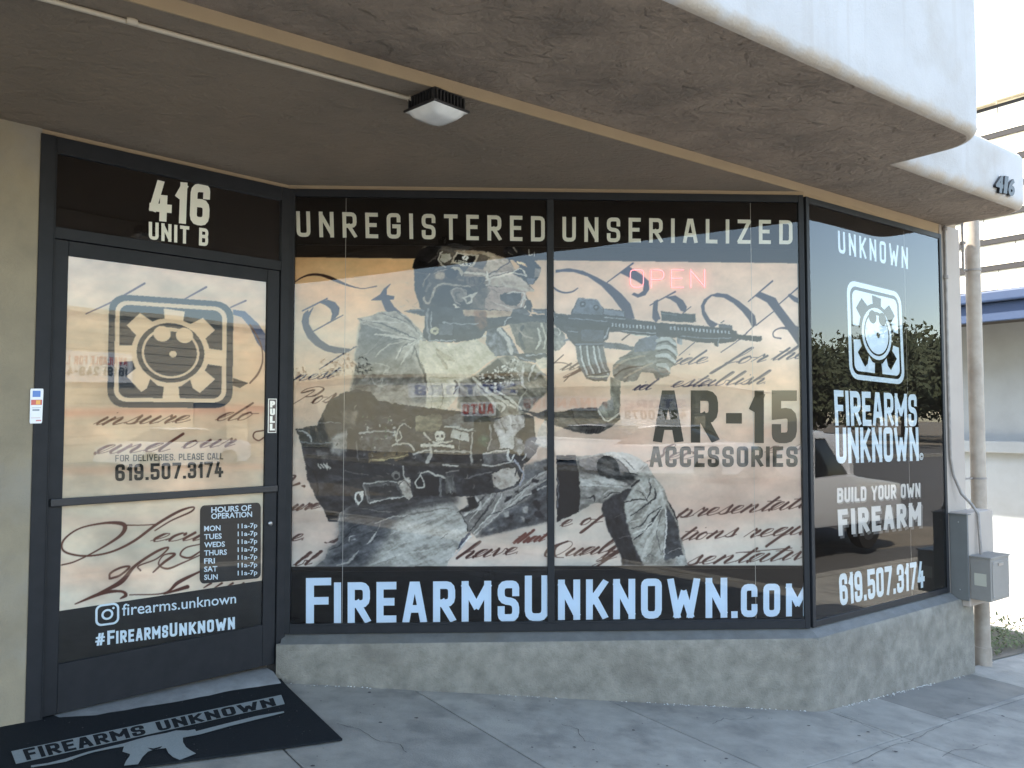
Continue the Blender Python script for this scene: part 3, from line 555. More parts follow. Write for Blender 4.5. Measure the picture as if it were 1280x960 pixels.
    cv.stroke([(200, 745), (250, 680), (300, 620)], [10, 34, 16], (66, 70, 84)); cv.stroke([(230, 720), (310, 640)], [8, 14], (205, 202, 200)); cv.stroke([(120, 830), (200, 770), (260, 700)], [6, 14, 6], (196, 190, 186), al=.8)
    # --- band and knee
    cv_f(680, 560, 6.4)
    cv.poly([(100, 62), (470, 60), (720, 60), (830, 130), (870, 215), (965, 330), (1000, 450), (1070, 580), (1085, 700), (1110, 760), (1145, 940), (620, 940), (612, 850), (560, 750), (512, 660), (475, 540), (460, 490), (480, 440), (400, 436), (280, 510), (100, 590)], (132, 128, 122), .28, -12, 12, 5, seed=12)
    cv.poly([(350, 72), (440, 40), (560, 28), (660, 38), (740, 70), (830, 130), (790, 170), (700, 210), (600, 120)], (178, 170, 161), .08, 0, 10, 10)
    cv.poly([(270, 95), (360, 75), (450, 45), (560, 75), (640, 140), (700, 210), (735, 250), (690, 300), (560, 250), (400, 220), (285, 200)], (84, 82, 81), .5, 20, 20, 3, seed=13, soft=.8)
    cv.poly([(285, 220), (420, 215), (680, 290), (640, 310), (400, 300), (285, 310)], (160, 155, 149), .3, 12, 24, 3, seed=14, soft=1)
    cv.poly([(285, 310), (460, 305), (480, 430), (400, 436), (285, 500)], (118, 115, 111), .35, -20, 10, 5, seed=15, soft=.5)
    cv.poly([(470, 440), (520, 400), (640, 335), (700, 320), (690, 360), (640, 440), (660, 560), (690, 700), (740, 830), (800, 940), (622, 940), (612, 850), (560, 750), (512, 660), (475, 540), (460, 490)], (46, 46, 50), .55, 75, 12, 5, seed=16, soft=.6)
    cv.poly([(640, 440), (700, 330), (770, 260), (860, 230), (940, 320), (975, 440), (965, 600), (950, 900), (790, 930), (720, 760), (680, 640), (650, 540)], (150, 146, 139), .35, -55, 22, 5, seed=17, soft=.8)
    cv.poly([(985, 460), (1040, 560), (1075, 640), (1080, 720), (1110, 860), (960, 900), (968, 600)], (66, 68, 72), .4, 20, 8, 6, seed=18, soft=.6); cv.poly([(1080, 860), (1120, 850), (1150, 940), (1040, 940)], (150, 148, 144), .3)
    for q, w, c in (([(470, 55), (560, 78), (640, 140), (690, 200), (745, 215)], 12, (40, 40, 42)), ([(620, 72), (680, 120), (722, 172)], 12, (46, 45, 46)), ([(610, 60), (680, 140), (720, 190)], 9, L2), ([(745, 190), (800, 140)], 9, (120, 116, 110)), ([(300, 300), (500, 300), (700, 318)], 5, (205, 200, 192)),
                    ([(610, 445), (720, 415), (830, 412)], 12, (40, 40, 43)), ([(690, 545), (760, 490), (830, 440), (890, 400)], 14, (52, 52, 55)), ([(700, 640), (780, 610), (860, 520), (940, 470)], 12, (58, 58, 60)), ([(720, 730), (820, 640), (930, 490)], 18, (44, 44, 48)),
                    ([(820, 410), (850, 330), (835, 240)], 12, (56, 55, 57)), ([(850, 440), (890, 380), (885, 320)], 16, (44, 44, 47)), ([(700, 310), (740, 270), (760, 255)], 22, (40, 40, 44)), ([(740, 330), (790, 370), (830, 430)], 8, (62, 60, 60)),
                    ([(670, 500), (740, 450), (810, 430)], 16, L1), ([(690, 590), (780, 560), (850, 480)], 18, L1), ([(710, 680), (790, 650), (860, 590)], 16, L2), ([(740, 700), (860, 620), (930, 500)], 8, L2), ([(760, 290), (790, 330), (820, 370)], 14, L1), ([(880, 250), (930, 340), (950, 430)], 14, L1),
                    ([(968, 460), (975, 640), (955, 880)], 12, (214, 209, 202)), ([(935, 520), (900, 680), (940, 850)], 10, (96, 94, 92)), ([(780, 890), (830, 760), (900, 640)], 34, (186, 180, 171)), ([(830, 900), (880, 760)], 8, (110, 106, 102)), ([(800, 880), (850, 850), (890, 880)], 6, (96, 94, 90)),
                    ([(990, 425), (1030, 500), (1065, 575)], 16, (30, 30, 33)), ([(600, 720), (680, 700)], 12, (92, 90, 92)), ([(560, 560), (640, 520)], 8, (84, 82, 84)), ([(360, 190), (410, 175), (420, 205)], 10, (60, 58, 58)), ([(340, 400), (400, 385), (400, 420)], 16, (40, 40, 42)),
                    ([(470, 380), (520, 340), (560, 350), (500, 400)], 16, (160, 155, 150)), ([(480, 400), (540, 360), (600, 350)], 10, (42, 42, 44)), ([(970, 760), (1070, 740)], 8, (46, 46, 50)), ([(990, 840), (1090, 800)], 8, (150, 148, 146))):
        cv.stroke(q, [w * .5, w, w * .5], c, al=.92)
    cv.poly([(96, 60), (250, 56), (270, 160), (284, 290), (290, 420), (280, 510), (100, 592)], (27, 28, 33), .2, 90, 20, 6, seed=19)
    cv.poly([(100, 100), (256, 100), (262, 135), (100, 132)], (66, 70, 76), al=.8); cv.poly([(100, 148), (266, 150), (268, 175), (100, 168)], (60, 64, 70), al=.8); cv.stroke([(112, 230), (110, 480)], 7, (150, 150, 155), al=.7); cv.stroke([(100, 60), (250, 60)], 7, (14, 14, 16))
    # --- shirt and shoulders
    cv_f(360, 380, 6.4)
    cv.poly([(555, 115), (640, 98), (720, 62), (860, 55), (940, 90), (1040, 190), (1100, 260), (1110, 500), (1110, 900), (700, 900), (560, 800), (495, 690), (520, 600), (545, 480), (530, 430), (552, 330), (578, 160)], (142, 136, 128), .2, -35, 26, 6, seed=21)
    cv.poly([(575, 150), (700, 180), (860, 260), (900, 300), (840, 420), (700, 480), (560, 500), (530, 430), (552, 330)], (86, 86, 88), .3, -40, 14, 5, soft=2.2, seed=22, al=.85)
    cv.poly([(540, 500), (700, 470), (880, 440), (1000, 440), (1100, 640), (860, 700), (560, 720), (495, 690)], (104, 101, 98), .5, -40, 8, 5, soft=1.6, seed=23, al=.9)
    for q, w, c in (([(560, 120), (760, 160), (940, 240), (1040, 280)], 16, (66, 66, 70)), ([(580, 140), (700, 190), (860, 230), (1000, 270)], 9, (176, 169, 160)), ([(600, 130), (760, 140), (920, 150)], 14, L1), ([(760, 90), (900, 130), (1040, 240)], 20, (184, 176, 166)),
                    ([(720, 70), (860, 110), (960, 150)], 10, (88, 86, 86)), ([(860, 60), (960, 130), (1050, 240)], 10, (76, 76, 80)), ([(700, 240), (860, 260), (1020, 282)], 20, (194, 186, 174)), ([(640, 400), (740, 320), (860, 280), (1000, 288)], 12, (72, 72, 76)),
                    ([(700, 420), (800, 330), (940, 295)], 14, (172, 165, 156)), ([(860, 440), (910, 350), (1010, 300)], 16, (200, 192, 181)), ([(880, 430), (920, 340), (1000, 300)], 8, (58, 58, 62)), ([(900, 480), (980, 360), (1040, 300)], 22, (190, 182, 170)),
                    ([(940, 500), (1000, 380), (1020, 320)], 12, (92, 90, 88)), ([(1000, 330), (1050, 450), (1105, 640)], 16, (58, 57, 58)), ([(1060, 260), (1085, 400), (1100, 430)], 40, (204, 200, 190)), ([(1040, 280), (1060, 380)], 14, (214, 212, 204)),
                    ([(570, 420), (640, 380), (760, 260)], 8, (120, 118, 116)), ([(700, 470), (800, 500), (760, 560), (840, 560)], 10, (164, 158, 150)), ([(720, 620), (760, 590), (740, 650), (800, 640)], 12, (170, 165, 158)), ([(560, 560), (680, 560), (640, 620)], 10, (80, 80, 82)),
                    ([(500, 680), (620, 655), (720, 650)], 9, (66, 66, 68)), ([(560, 500), (620, 530), (600, 600)], 12, (70, 70, 74)), ([(660, 580), (700, 640), (780, 670)], 10, (176, 172, 165))):
        cv.stroke(q, [w * .35, w, w * .35], c, al=.88)
    # raised arm, elbow and chest
    cv_f(520, 400, 6.4)
    cv.poly([(20, 160), (150, 175), (330, 185), (480, 150), (560, 200), (650, 295), (560, 350), (450, 440), (350, 490), (340, 600), (200, 760), (60, 760), (90, 560), (70, 440), (30, 330)], (190, 176, 152), .12, -10, 24, 9, seed=25)
    for q, w, c in (([(160, 230), (230, 290), (300, 320)], 40, (150, 138, 118)), ([(160, 260), (220, 340), (250, 390)], 30, (132, 122, 106)), ([(240, 230), (300, 290)], 9, (120, 110, 96)), ([(90, 455), (200, 460), (360, 455)], 6, (138, 126, 108)), ([(310, 480), (330, 520), (300, 590)], 22, (70, 66, 60)),
                    ([(100, 460), (130, 560), (120, 700)], 16, (150, 138, 120)), ([(350, 440), (350, 520), (300, 560)], 9, (206, 198, 182)), ([(200, 480), (220, 600), (190, 720)], 10, (122, 114, 102)), ([(310, 200), (320, 330), (330, 440)], 5, (160, 148, 128)), ([(40, 340), (70, 440), (90, 560)], 16, (70, 68, 66))):
        cv.stroke(q, [w * .4, w, w * .4], c, al=.8)
    cv.poly([(350, 490), (470, 440), (650, 300), (760, 280), (860, 330), (960, 360), (1060, 500), (1060, 560), (860, 760), (600, 780), (450, 740), (330, 700), (340, 560)], (112, 108, 100), .5, 40, 10, 5, seed=27, soft=.8)
    cv.poly([(500, 430), (650, 310), (740, 380), (700, 480), (620, 540), (500, 470)], (46, 45, 46), seed=3)
    r = np.random.default_rng(5)
    for k in range(190):                                  # chequered scarf
        a, b = r.random(2); x = 500 + a * 330; y = 430 - a * 140 + b * 190
        if y > 560: continue
        z = r.random() * 12 + 6; cv.poly([(x, y), (x + z, y - z * .5), (x + z * 1.5, y + z * .5), (x + z * .5, y + z)], [(206, 200, 190), (30, 30, 34), (160, 154, 146)][k % 3])
    for q, w, c in (([(455, 460), (560, 560), (700, 640), (790, 700)], 34, (206, 196, 176)), ([(440, 480), (560, 590), (600, 700)], 12, (70, 66, 62)), ([(480, 520), (600, 640), (660, 720)], 26, (186, 176, 158)), ([(640, 560), (760, 640), (850, 720)], 24, (212, 204, 186)), ([(520, 500), (660, 600), (800, 680)], 8, (80, 76, 70)),
                    ([(860, 350), (850, 500), (890, 560)], 16, (190, 184, 178)), ([(900, 480), (930, 380), (960, 350)], 20, (196, 188, 180)), ([(950, 470), (990, 420), (1040, 440)], 20, (140, 138, 140)), ([(880, 470), (910, 400)], 10, (84, 84, 90)), ([(700, 380), (800, 400), (840, 470)], 10, (180, 174, 168)), ([(620, 660), (700, 680), (680, 730)], 26, (204, 196, 180)), ([(880, 560), (830, 640), (810, 720)], 14, (176, 168, 152))):
        cv.stroke(q, [w * .5, w, w * .4], c, al=.85)
    # --- web gear: dark mass
    cv_f(0, 0, 1)
    cv.poly([(369, 536), (396, 531), (403, 515), (412, 500), (427, 491), (445, 486), (462, 490), (474, 501), (500, 505), (560, 512), (600, 516), (616, 522), (655, 517), (667, 520), (669, 545), (675, 555), (664, 572), (655, 580), (649, 606), (629, 615), (590, 620), (500, 624), (440, 630), (424, 642), (422, 652), (410, 652), (404, 637), (393, 620), (384, 600), (381, 581), (376, 553)], (50, 50, 53), .6, 10, 10, 5, seed=30)
    cv.poly([(684, 518), (686, 518), (688, 560), (668, 558), (672, 540)], (196, 178, 162))
    cv.poly([(648, 510), (672, 516), (688, 510), (688, 522), (676, 524), (668, 520)], (70, 70, 74))
    cv_f(360, 500, 6.4)
    cv.poly([(250, 190), (300, 60), (430, -40), (560, -60), (700, -10), (740, 40), (600, 60), (560, 200), (440, 180)], (50, 48, 46), .4, 60, 10, 5, seed=31, soft=.6); cv.poly([(440, 80), (560, 90), (540, 200), (440, 190)], (118, 108, 98), .4, 60, 8, 5, soft=1.2, al=.7)
    cv.poly([(60, 230), (230, 200), (240, 215), (420, 190), (440, 330), (100, 345)], (54, 56, 60), .25, 0, 20, 6, seed=32); cv.stroke([(80, 240), (150, 260), (190, 330)], [10, 14, 10], (150, 150, 150)); cv.stroke([(100, 330), (220, 345), (430, 335)], 9, (104, 108, 112)); cv.stroke([(240, 180), (420, 182)], 6, (120, 124, 128))
    cv.poly([(340, 300), (500, 220), (520, 240), (480, 400), (430, 440), (340, 430)], (150, 147, 143), .3, -60, 12, 6, soft=2, seed=33, al=.8); cv.poly([(220, 400), (330, 420), (300, 470), (230, 450)], (110, 108, 106), .3, soft=1, al=.8)
    for x in (235, 260, 285, 310): cv.stroke([(x, 505), (x + 22, 545)], [6, 12], (176, 170, 160))
    cv.poly([(290, 510), (330, 530), (310, 560)], (170, 165, 156)); cv.stroke([(140, 520), (220, 600), (240, 760)], [10, 12, 8], (20, 20, 22)); cv.stroke([(300, 830), (350, 810), (370, 780)], 6, (62, 62, 66)); cv.stroke([(190, 640), (330, 700)], 5, (58, 58, 62))
    cv.poly([(470, 230), (560, 230), (570, 500), (460, 520)], (40, 40, 43), .3); cv.stroke([(545, 330), (560, 480)], 12, (92, 92, 94)); cv.stroke([(570, 262), (700, 250), (860, 255)], 14, (150, 150, 148)); cv.poly([(575, 290), (860, 270), (820, 420), (600, 440)], (74, 74, 78), .6, 0, 5, 4, seed=34)
    for k in range(46): x, y = 590 + r.random() * 260, 120 + r.random() * 290; cv.disc((x, y), 3 + r.random() * 8, [(190, 190, 186), (24, 26, 26), (86, 110, 88)][k % 3], al=.7)
    cv.poly([(640, 420), (960, 410), (970, 450), (660, 550), (640, 520)], (96, 84, 66), .5, -10, 30, 3, seed=35); cv.stroke([(650, 480), (820, 470), (960, 440)], 7, (176, 158, 120)); cv.stroke([(650, 545), (700, 520), (760, 500)], 10, (150, 138, 112))
    for q in ([(860, 320), (880, 230), (930, 190), (980, 220)], [(870, 330), (905, 300), (890, 250)], [(830, 370), (870, 350), (960, 350), (1010, 400)], [(850, 250), (870, 340), (900, 350)]): cv.stroke(q, 10, (178, 172, 158))
    cv.poly([(990, 420), (1150, 395), (1160, 410), (1110, 510), (990, 460)], (66, 66, 68), .4); cv.stroke([(1000, 430), (1140, 400), (1110, 500)], 12, (158, 153, 146))
    cv.poly([(430, 530), (840, 470), (960, 560), (820, 620), (440, 620)], (48, 50, 54), .2, 0, 20, 8); cv.stroke([(450, 565), (640, 600)], 8, (90, 90, 92))
    cv.poly([(490, 640), (860, 590), (980, 620), (990, 760), (960, 800), (620, 850), (560, 850), (500, 760)], (58, 57, 57), .2, -8, 20, 5, seed=36); cv.poly([(600, 665), (870, 650), (940, 770), (640, 825)], (82, 81, 80), .2, -8, 22, 5)
    cv.poly([(640, 690), (860, 680), (910, 760), (660, 790)], (54, 54, 55), .2); cv.stroke([(600, 670), (740, 650), (870, 655)], 9, (182, 178, 170)); cv.stroke([(650, 820), (800, 790), (930, 772)], 8, (186, 181, 173)); cv.stroke([(600, 680), (640, 820)], 12, (120, 118, 116))
    cv.poly([(870, 660), (960, 610), (975, 640), (990, 770), (960, 800), (930, 770), (900, 700)], (166, 156, 146), .3, 60, 6, 4); cv.stroke([(885, 680), (930, 640), (980, 700)], 6, (70, 66, 62)); cv.stroke([(920, 530), (925, 600), (960, 650)], 9, (190, 184, 174)); cv.disc((860, 600), 36, (110, 108, 104)); cv.disc((865, 605), 18, (44, 44, 46))
    cv.poly([(540, 740), (600, 720), (600, 790), (560, 845), (530, 790)], (200, 194, 184)); cv.disc((565, 780), 16, (60, 58, 58), ry=34); cv.stroke([(540, 750), (545, 820)], 8, (224, 220, 212))
    cv.poly([(1000, 620), (1220, 600), (1240, 760), (1000, 770)], (34, 34, 37), .2); cv.stroke([(1060, 590), (1015, 660), (1040, 695), (1090, 690), (1080, 640), (1055, 600)], 10, (196, 190, 178)); cv.stroke([(1060, 585), (1110, 570), (1160, 590), (1220, 610), (1270, 630)], [10, 12, 18, 10], (186, 180, 168)); cv.stroke([(1220, 630), (1218, 765)], 20, (104, 103, 102))
    cv_f(520, 500, 6.4)
    cv.poly([(0, 130), (200, 110), (210, 180), (180, 260), (0, 250)], (104, 100, 86), .4, 0, 10, 3, seed=38); cv.poly([(210, 160), (330, 110), (520, 130), (500, 220), (300, 230)], (86, 88, 90), .5, 30, 8, 5); cv.stroke([(230, 210), (330, 220), (450, 240), (525, 150)], 16, (168, 168, 160))
    cv.poly([(290, 230), (430, 270), (420, 330), (270, 300)], (170, 166, 156), .15); cv.stroke([(350, 320), (345, 390)], 5, (120, 118, 112)); cv.stroke([(455, 260), (440, 400), (445, 500)], [12, 14, 26], (150, 146, 140))
    cv.disc((188, 283), 42, (206, 198, 178), ry=36); cv.disc((168, 288), 12, (26, 26, 28)); cv.disc((208, 288), 12, (26, 26, 28)); cv.poly([(160, 310), (216, 310), (210, 345), (166, 345)], (206, 198, 178)); cv.poly([(184, 300), (192, 300), (188, 312)], (30, 30, 30))
    for x in (172, 188, 202): cv.stroke([(x, 322), (x, 344)], 4, (40, 38, 36))
    cv.stroke([(45, 362), (170, 362), (298, 372)], [24, 14, 24], (196, 188, 170)); cv.stroke([(60, 375), (180, 345), (290, 330)], 12, (190, 182, 164)); cv.stroke([(65, 262), (110, 320), (160, 345)], 14, (184, 178, 164)); cv.stroke([(110, 350), (120, 420), (90, 490)], [14, 20, 30], (160, 154, 146))
    cv.poly([(140, 410), (430, 410), (440, 500), (160, 540)], (46, 46, 49), .5, 0, 10, 5, seed=40); cv.stroke([(150, 410), (300, 408), (430, 416)], 14, (146, 142, 136)); cv.stroke([(215, 515), (270, 520), (330, 530)], 12, (172, 166, 158)); cv.stroke([(240, 575), (340, 565)], 12, (120, 116, 112)); cv.poly([(230, 610), (300, 600), (320, 740), (240, 740)], (80, 79, 78), .5, 70, 8, 5)
    cv.poly([(460, 160), (560, 130), (620, 180), (590, 400), (540, 430), (450, 380)], (34, 42, 42), .4); cv.disc((540, 320), 46, (62, 92, 76), al=.7, soft=1.5); cv.disc((545, 310), 14, (120, 150, 125), al=.7, soft=.8)
    cv.poly([(630, 160), (740, 120), (860, 120), (870, 210), (780, 290), (650, 290), (620, 220)], (146, 142, 140), .4, 70, 7, 4, seed=41); cv.stroke([(680, 180), (720, 260)], 8, (86, 84, 84)); cv.stroke([(750, 140), (770, 260)], 8, (190, 186, 184))
    cv.poly([(665, 290), (780, 290), (780, 390), (665, 390)], (172, 168, 164), .15, 90, 10, 4); cv.poly([(780, 280), (850, 320), (880, 380), (830, 440), (780, 400)], (120, 118, 118), .4)
    cv.poly([(580, 330), (660, 300), (665, 390), (570, 410)], (76, 76, 78), .3); cv.stroke([(590, 200), (600, 300), (570, 400)], 12, (130, 128, 126)); cv.poly([(530, 430), (730, 400), (740, 480), (540, 520)], (92, 90, 90), .3); cv.stroke([(540, 430), (640, 410), (740, 404)], 12, (176, 170, 164)); cv.stroke([(530, 520), (640, 520), (780, 490)], 12, (160, 155, 150))
    cv.stroke([(740, 400), (730, 450), (760, 480), (780, 440)], 16, (196, 192, 188)); cv.poly([(840, 440), (930, 350), (985, 350), (960, 420), (880, 500)], (30, 30, 34)); cv.stroke([(920, 330), (990, 360)], 10, (150, 146, 142)); cv.stroke([(850, 480), (880, 430)], 8, (180, 176, 172)); cv.stroke([(900, 370), (950, 410)], 6, (110, 108, 106))
    cv.poly([(600, 590), (700, 545), (800, 545), (830, 620), (780, 680), (680, 720), (620, 690)], (170, 158, 148), .2, -20, 8, 5, seed=43, smooth=False); cv.stroke([(600, 590), (610, 660), (660, 715)], 8, (70, 68, 68)); cv.stroke([(410, 630), (500, 595), (600, 572)], 12, (100, 99, 100)); cv.stroke([(790, 480), (830, 540), (860, 600), (830, 680)], 14, (140, 140, 148)); cv.stroke([(770, 500), (800, 560), (790, 600)], 10, (40, 40, 44))
    # --- firing arm below and behind the rifle
    cv_f(680, 440, 6.4)
    cv.poly([(100, 480), (250, 450), (420, 440), (480, 500), (600, 470), (610, 540), (540, 600), (440, 650), (350, 655), (250, 640), (100, 590)], (78, 76, 72), .5, 10, 14, 6, seed=45); cv.poly([(0, 480), (100, 480), (100, 590), (0, 540)], (58, 60, 62), .3)
    cv.poly([(530, 200), (610, 220), (610, 420), (600, 470), (560, 520), (500, 540), (430, 460), (470, 400), (530, 380)], (120, 118, 108), .4, 80, 12, 5, seed=46); cv.stroke([(430, 470), (500, 550), (600, 490)], 12, (180, 172, 156)); cv.stroke([(220, 460), (260, 560), (350, 600)], 10, (46, 46, 46))
    for k in range(7): cv.stroke([(330 + k * 22, 650 - k * 3), (340 + k * 22, 622 - k * 4)], 5, (30, 30, 32))
    # --- head and helmet
    cv_f(500, 295, 6.4)
    cv.poly([(105, 195), (200, 60), (330, 60), (420, 100), (560, 110), (700, 120), (880, 190), (910, 260), (990, 330), (1070, 430), (1000, 440), (1010, 480), (1050, 560), (1000, 600), (900, 640), (880, 700), (700, 760), (500, 720), (300, 600), (160, 600), (150, 520), (115, 440), (110, 300)], (62, 57, 52), .35, 20, 10, 6, seed=50)
    cv.poly([(105, 200), (160, 110), (240, 70), (330, 80), (300, 250), (240, 300), (150, 290), (95, 250)], (26, 25, 26), .4); cv.poly([(110, 300), (200, 300), (240, 400), (190, 480), (180, 560), (150, 540), (115, 440)], (32, 32, 35), .5, 60, 8, 4)
    cv.poly([(420, 120), (560, 112), (720, 130), (860, 185), (905, 250), (980, 330), (1060, 425), (900, 410), (700, 380), (560, 400), (500, 300), (560, 240), (600, 160)], (118, 104, 90), .2, 25, 14, 6, seed=51)
    cv.poly([(600, 150), (640, 140), (720, 170), (660, 270), (590, 250)], (74, 68, 62)); cv.poly([(700, 180), (860, 200), (790, 260), (720, 290), (680, 260)], (140, 122, 104), .15); cv.poly([(690, 300), (860, 280), (980, 340), (1060, 430), (900, 410), (700, 380)], (164, 148, 134), .15, 20, 10, 5)
    cv.stroke([(690, 320), (780, 270), (880, 200)], 9, (52, 46, 42)); cv.stroke([(690, 350), (820, 315), (1020, 250)], 11, (196, 184, 166)); cv.stroke([(700, 335), (860, 290), (960, 270)], 5, (60, 54, 48))
    cv.poly([(330, 140), (400, 140), (410, 180), (360, 215), (320, 190)], (126, 120, 110), .2); cv.stroke([(340, 120), (310, 160), (320, 210), (370, 250)], 10, (150, 142, 130)); cv.stroke([(330, 90), (300, 140)], 12, (60, 56, 54)); cv.stroke([(230, 210), (300, 150)], 12, (58, 54, 52))
    cv.poly([(405, 215), (450, 130), (635, 150), (580, 250)], (150, 138, 122)); cv.poly([(425, 208), (462, 142), (610, 158), (568, 238)], (30, 29, 29))
    cv.disc((522, 170), 28, (216, 206, 190), ry=22); cv.stroke([(514, 180), (530, 160)], 9, (30, 29, 29))
    z = [[(462, 222), (468, 198), (486, 200), (484, 212), (466, 212)], [(494, 218), (498, 200), (512, 202), (510, 222), (496, 220)], [(540, 206), (526, 206), (524, 216), (538, 220), (534, 232), (520, 230)]]
    for q in z: cv.stroke(q, 6, (200, 190, 172), smooth=False)
    cv.stroke([(448, 200), (436, 212), (446, 222)], 5, (190, 180, 164), smooth=False); cv.stroke([(556, 212), (570, 224), (554, 234)], 5, (190, 180, 164), smooth=False)
    cv.disc((410, 295), 52, (24, 24, 26), ry=48); cv.poly([(400, 250), (480, 250), (505, 290), (490, 320), (470, 280)], (150, 138, 122)); cv.disc((318, 318), 40, (160, 140, 120), al=.9, ry=30, soft=.8); cv.stroke([(270, 300), (340, 270), (380, 270)], 8, (120, 110, 100))
    cv.stroke([(512, 290), (600, 300), (700, 315)], [14, 18, 20], (176, 164, 146)); cv.stroke([(470, 350), (540, 355)], 18, (96, 88, 80)); cv.poly([(500, 320), (680, 330), (640, 400), (540, 400)], (84, 76, 70), .5, 0, 5, 4)
    for x in (520, 548, 590, 640): cv.stroke([(x, 335), (x + 8, 375)], 7, (34, 32, 32))
    cv.stroke([(690, 280), (700, 330), (720, 380)], [8, 20, 12], (196, 186, 170)); cv.stroke([(680, 340), (650, 400), (610, 420)], 12, (60, 54, 50))
    cv.stroke([(185, 400), (200, 350), (230, 300)], 14, (116, 108, 98)); cv.stroke([(210, 440), (240, 380)], 22, (104, 98, 92)); cv.stroke([(190, 490), (210, 535), (250, 500), (270, 430), (320, 385), (430, 390), (560, 405)], [14, 18, 16, 14, 18, 16, 10], (152, 142, 130))
    cv.poly([(250, 520), (290, 440), (340, 400), (560, 415), (600, 440), (560, 560), (430, 560), (300, 580)], (40, 40, 43), .2); cv.poly([(400, 430), (440, 410), (540, 430), (530, 480), (500, 520), (450, 520), (410, 470)], (112, 104, 98), .2); cv.stroke([(410, 460), (430, 420), (490, 425), (530, 460)], 12, (150, 140, 130)); cv.stroke([(450, 500), (440, 460), (480, 450)], 9, (60, 58, 58)); cv.stroke([(415, 470), (440, 520), (480, 545)], 12, (140, 130, 122))
    cv.poly([(495, 495), (560, 460), (675, 430), (620, 500), (540, 545)], (190, 180, 166)); cv.poly([(515, 500), (550, 480), (570, 500), (540, 530)], (70, 66, 62)); cv.stroke([(580, 500), (640, 450)], 6, (110, 104, 96))
    # face
    cv.poly([(690, 400), (860, 410), (1010, 440), (1000, 500), (985, 560), (905, 600), (900, 640), (680, 600), (650, 500)], (152, 134, 124), .1, 0, 14, 10, seed=55); cv.poly([(640, 420), (700, 400), (720, 430), (680, 520), (680, 600), (560, 590), (580, 500)], (92, 84, 78), .35, 70, 8, 4)
    cv.poly([(800, 470), (850, 450), (960, 450), (975, 500), (930, 560), (850, 545), (800, 500)], (44, 44, 48), .3, smooth=False); cv.disc((880, 500), 30, (70, 72, 80), al=.8, soft=.8); cv.stroke([(860, 455), (970, 450), (990, 480), (960, 560)], 10, (196, 186, 176)); cv.stroke([(700, 420), (800, 450)], 6, (110, 98, 90))
    cv.stroke([(690, 388), (860, 400), (1000, 430), (1065, 435)], [14, 22, 22, 12], (166, 152, 138)); cv.stroke([(760, 540), (880, 575), (920, 590)], 10, (188, 170, 158)); cv.stroke([(990, 480), (1010, 540), (990, 570)], 12, (200, 190, 180))
    cv.poly([(1000, 510), (1040, 510), (1060, 560), (1050, 610), (1010, 590)], (44, 44, 48)); cv.poly([(900, 590), (1000, 580), (1040, 620), (1000, 690), (880, 680)], (80, 80, 84), .4, 0, 6, 4)
    cv.stroke([(430, 550), (480, 590), (490, 660), (540, 740), (620, 790), (680, 800)], [20, 28, 36, 36, 30, 16], (196, 184, 166)); cv.stroke([(470, 620), (490, 700), (560, 780)], 5, (90, 84, 78))
    # night-vision mount
    cv.poly([(820, 110), (850, 70), (900, 90), (940, 80), (980, 120), (1010, 140), (1070, 190), (1130, 260), (1110, 330), (1060, 390), (1020, 380), (960, 330), (900, 290), (960, 240), (900, 190), (830, 150)], (26, 25, 26), .5, 30, 6, 4, seed=58)
    cv.poly([(935, 195), (1000, 220), (1020, 250), (990, 240), (930, 205)], (196, 150, 108)); cv.stroke([(905, 290), (960, 300), (1010, 320), (960, 260), (910, 280)], 8, (190, 182, 168)); cv.stroke([(1030, 110), (1035, 148), (1060, 150)], 8, (150, 142, 130)); cv.stroke([(1075, 130), (1075, 158)], 6, (120, 114, 106)); cv.stroke([(900, 80), (930, 130)], 10, (104, 98, 90)); cv.stroke([(860, 130), (900, 150)], 8, (80, 76, 70)); cv.poly([(1080, 250), (1130, 262), (1110, 330), (1070, 330)], (96, 90, 84)); cv.poly([(1010, 330), (1080, 340), (1060, 390), (1025, 380)], (90, 92, 100))
    # radio, pack, shoulder strap and stock
    cv.poly([(30, 600), (90, 580), (200, 590), (240, 560), (620, 580), (900, 600), (1050, 640), (1190, 660), (1190, 720), (900, 700), (700, 730), (640, 820), (440, 850), (220, 840), (180, 800), (200, 640), (90, 620)], (58, 60, 64), .3, 5, 14, 6, seed=60)
    cv.poly([(250, 640), (420, 640), (430, 820), (240, 810)], (48, 49, 53)); cv.poly([(310, 700), (420, 700), (420, 790), (310, 790)], (86, 88, 94)); cv.stroke([(220, 580), (215, 700), (235, 820)], 18, (120, 120, 122)); cv.stroke([(245, 600), (250, 760)], 6, (156, 156, 156)); cv.disc((275, 755), 34, (178, 168, 140), ry=28); cv.disc((275, 755), 12, (90, 88, 80)); cv.stroke([(50, 600), (120, 590), (190, 600)], 9, (110, 112, 116))
    cv.poly([(500, 590), (900, 600), (880, 640), (700, 650), (520, 640)], (168, 142, 120), .15); cv.poly([(590, 600), (690, 600), (700, 720), (640, 760), (600, 700)], (112, 80, 60), .3, 90, 8, 4, al=.8, soft=1); cv.stroke([(340, 690), (480, 700), (620, 700)], 8, (140, 142, 146)); cv.stroke([(230, 835), (440, 835)], 7, (160, 162, 166))
    cv.poly([(1050, 580), (1190, 580), (1190, 620), (1100, 620)], (66, 68, 74)); cv.poly([(1050, 620), (1190, 635), (1190, 665), (1060, 650)], (36, 38, 44)); cv.stroke([(1060, 600), (1190, 612)], 6, (126, 128, 134)); cv.stroke([(830, 710), (860, 660), (890, 650)], 8, (160, 162, 166))
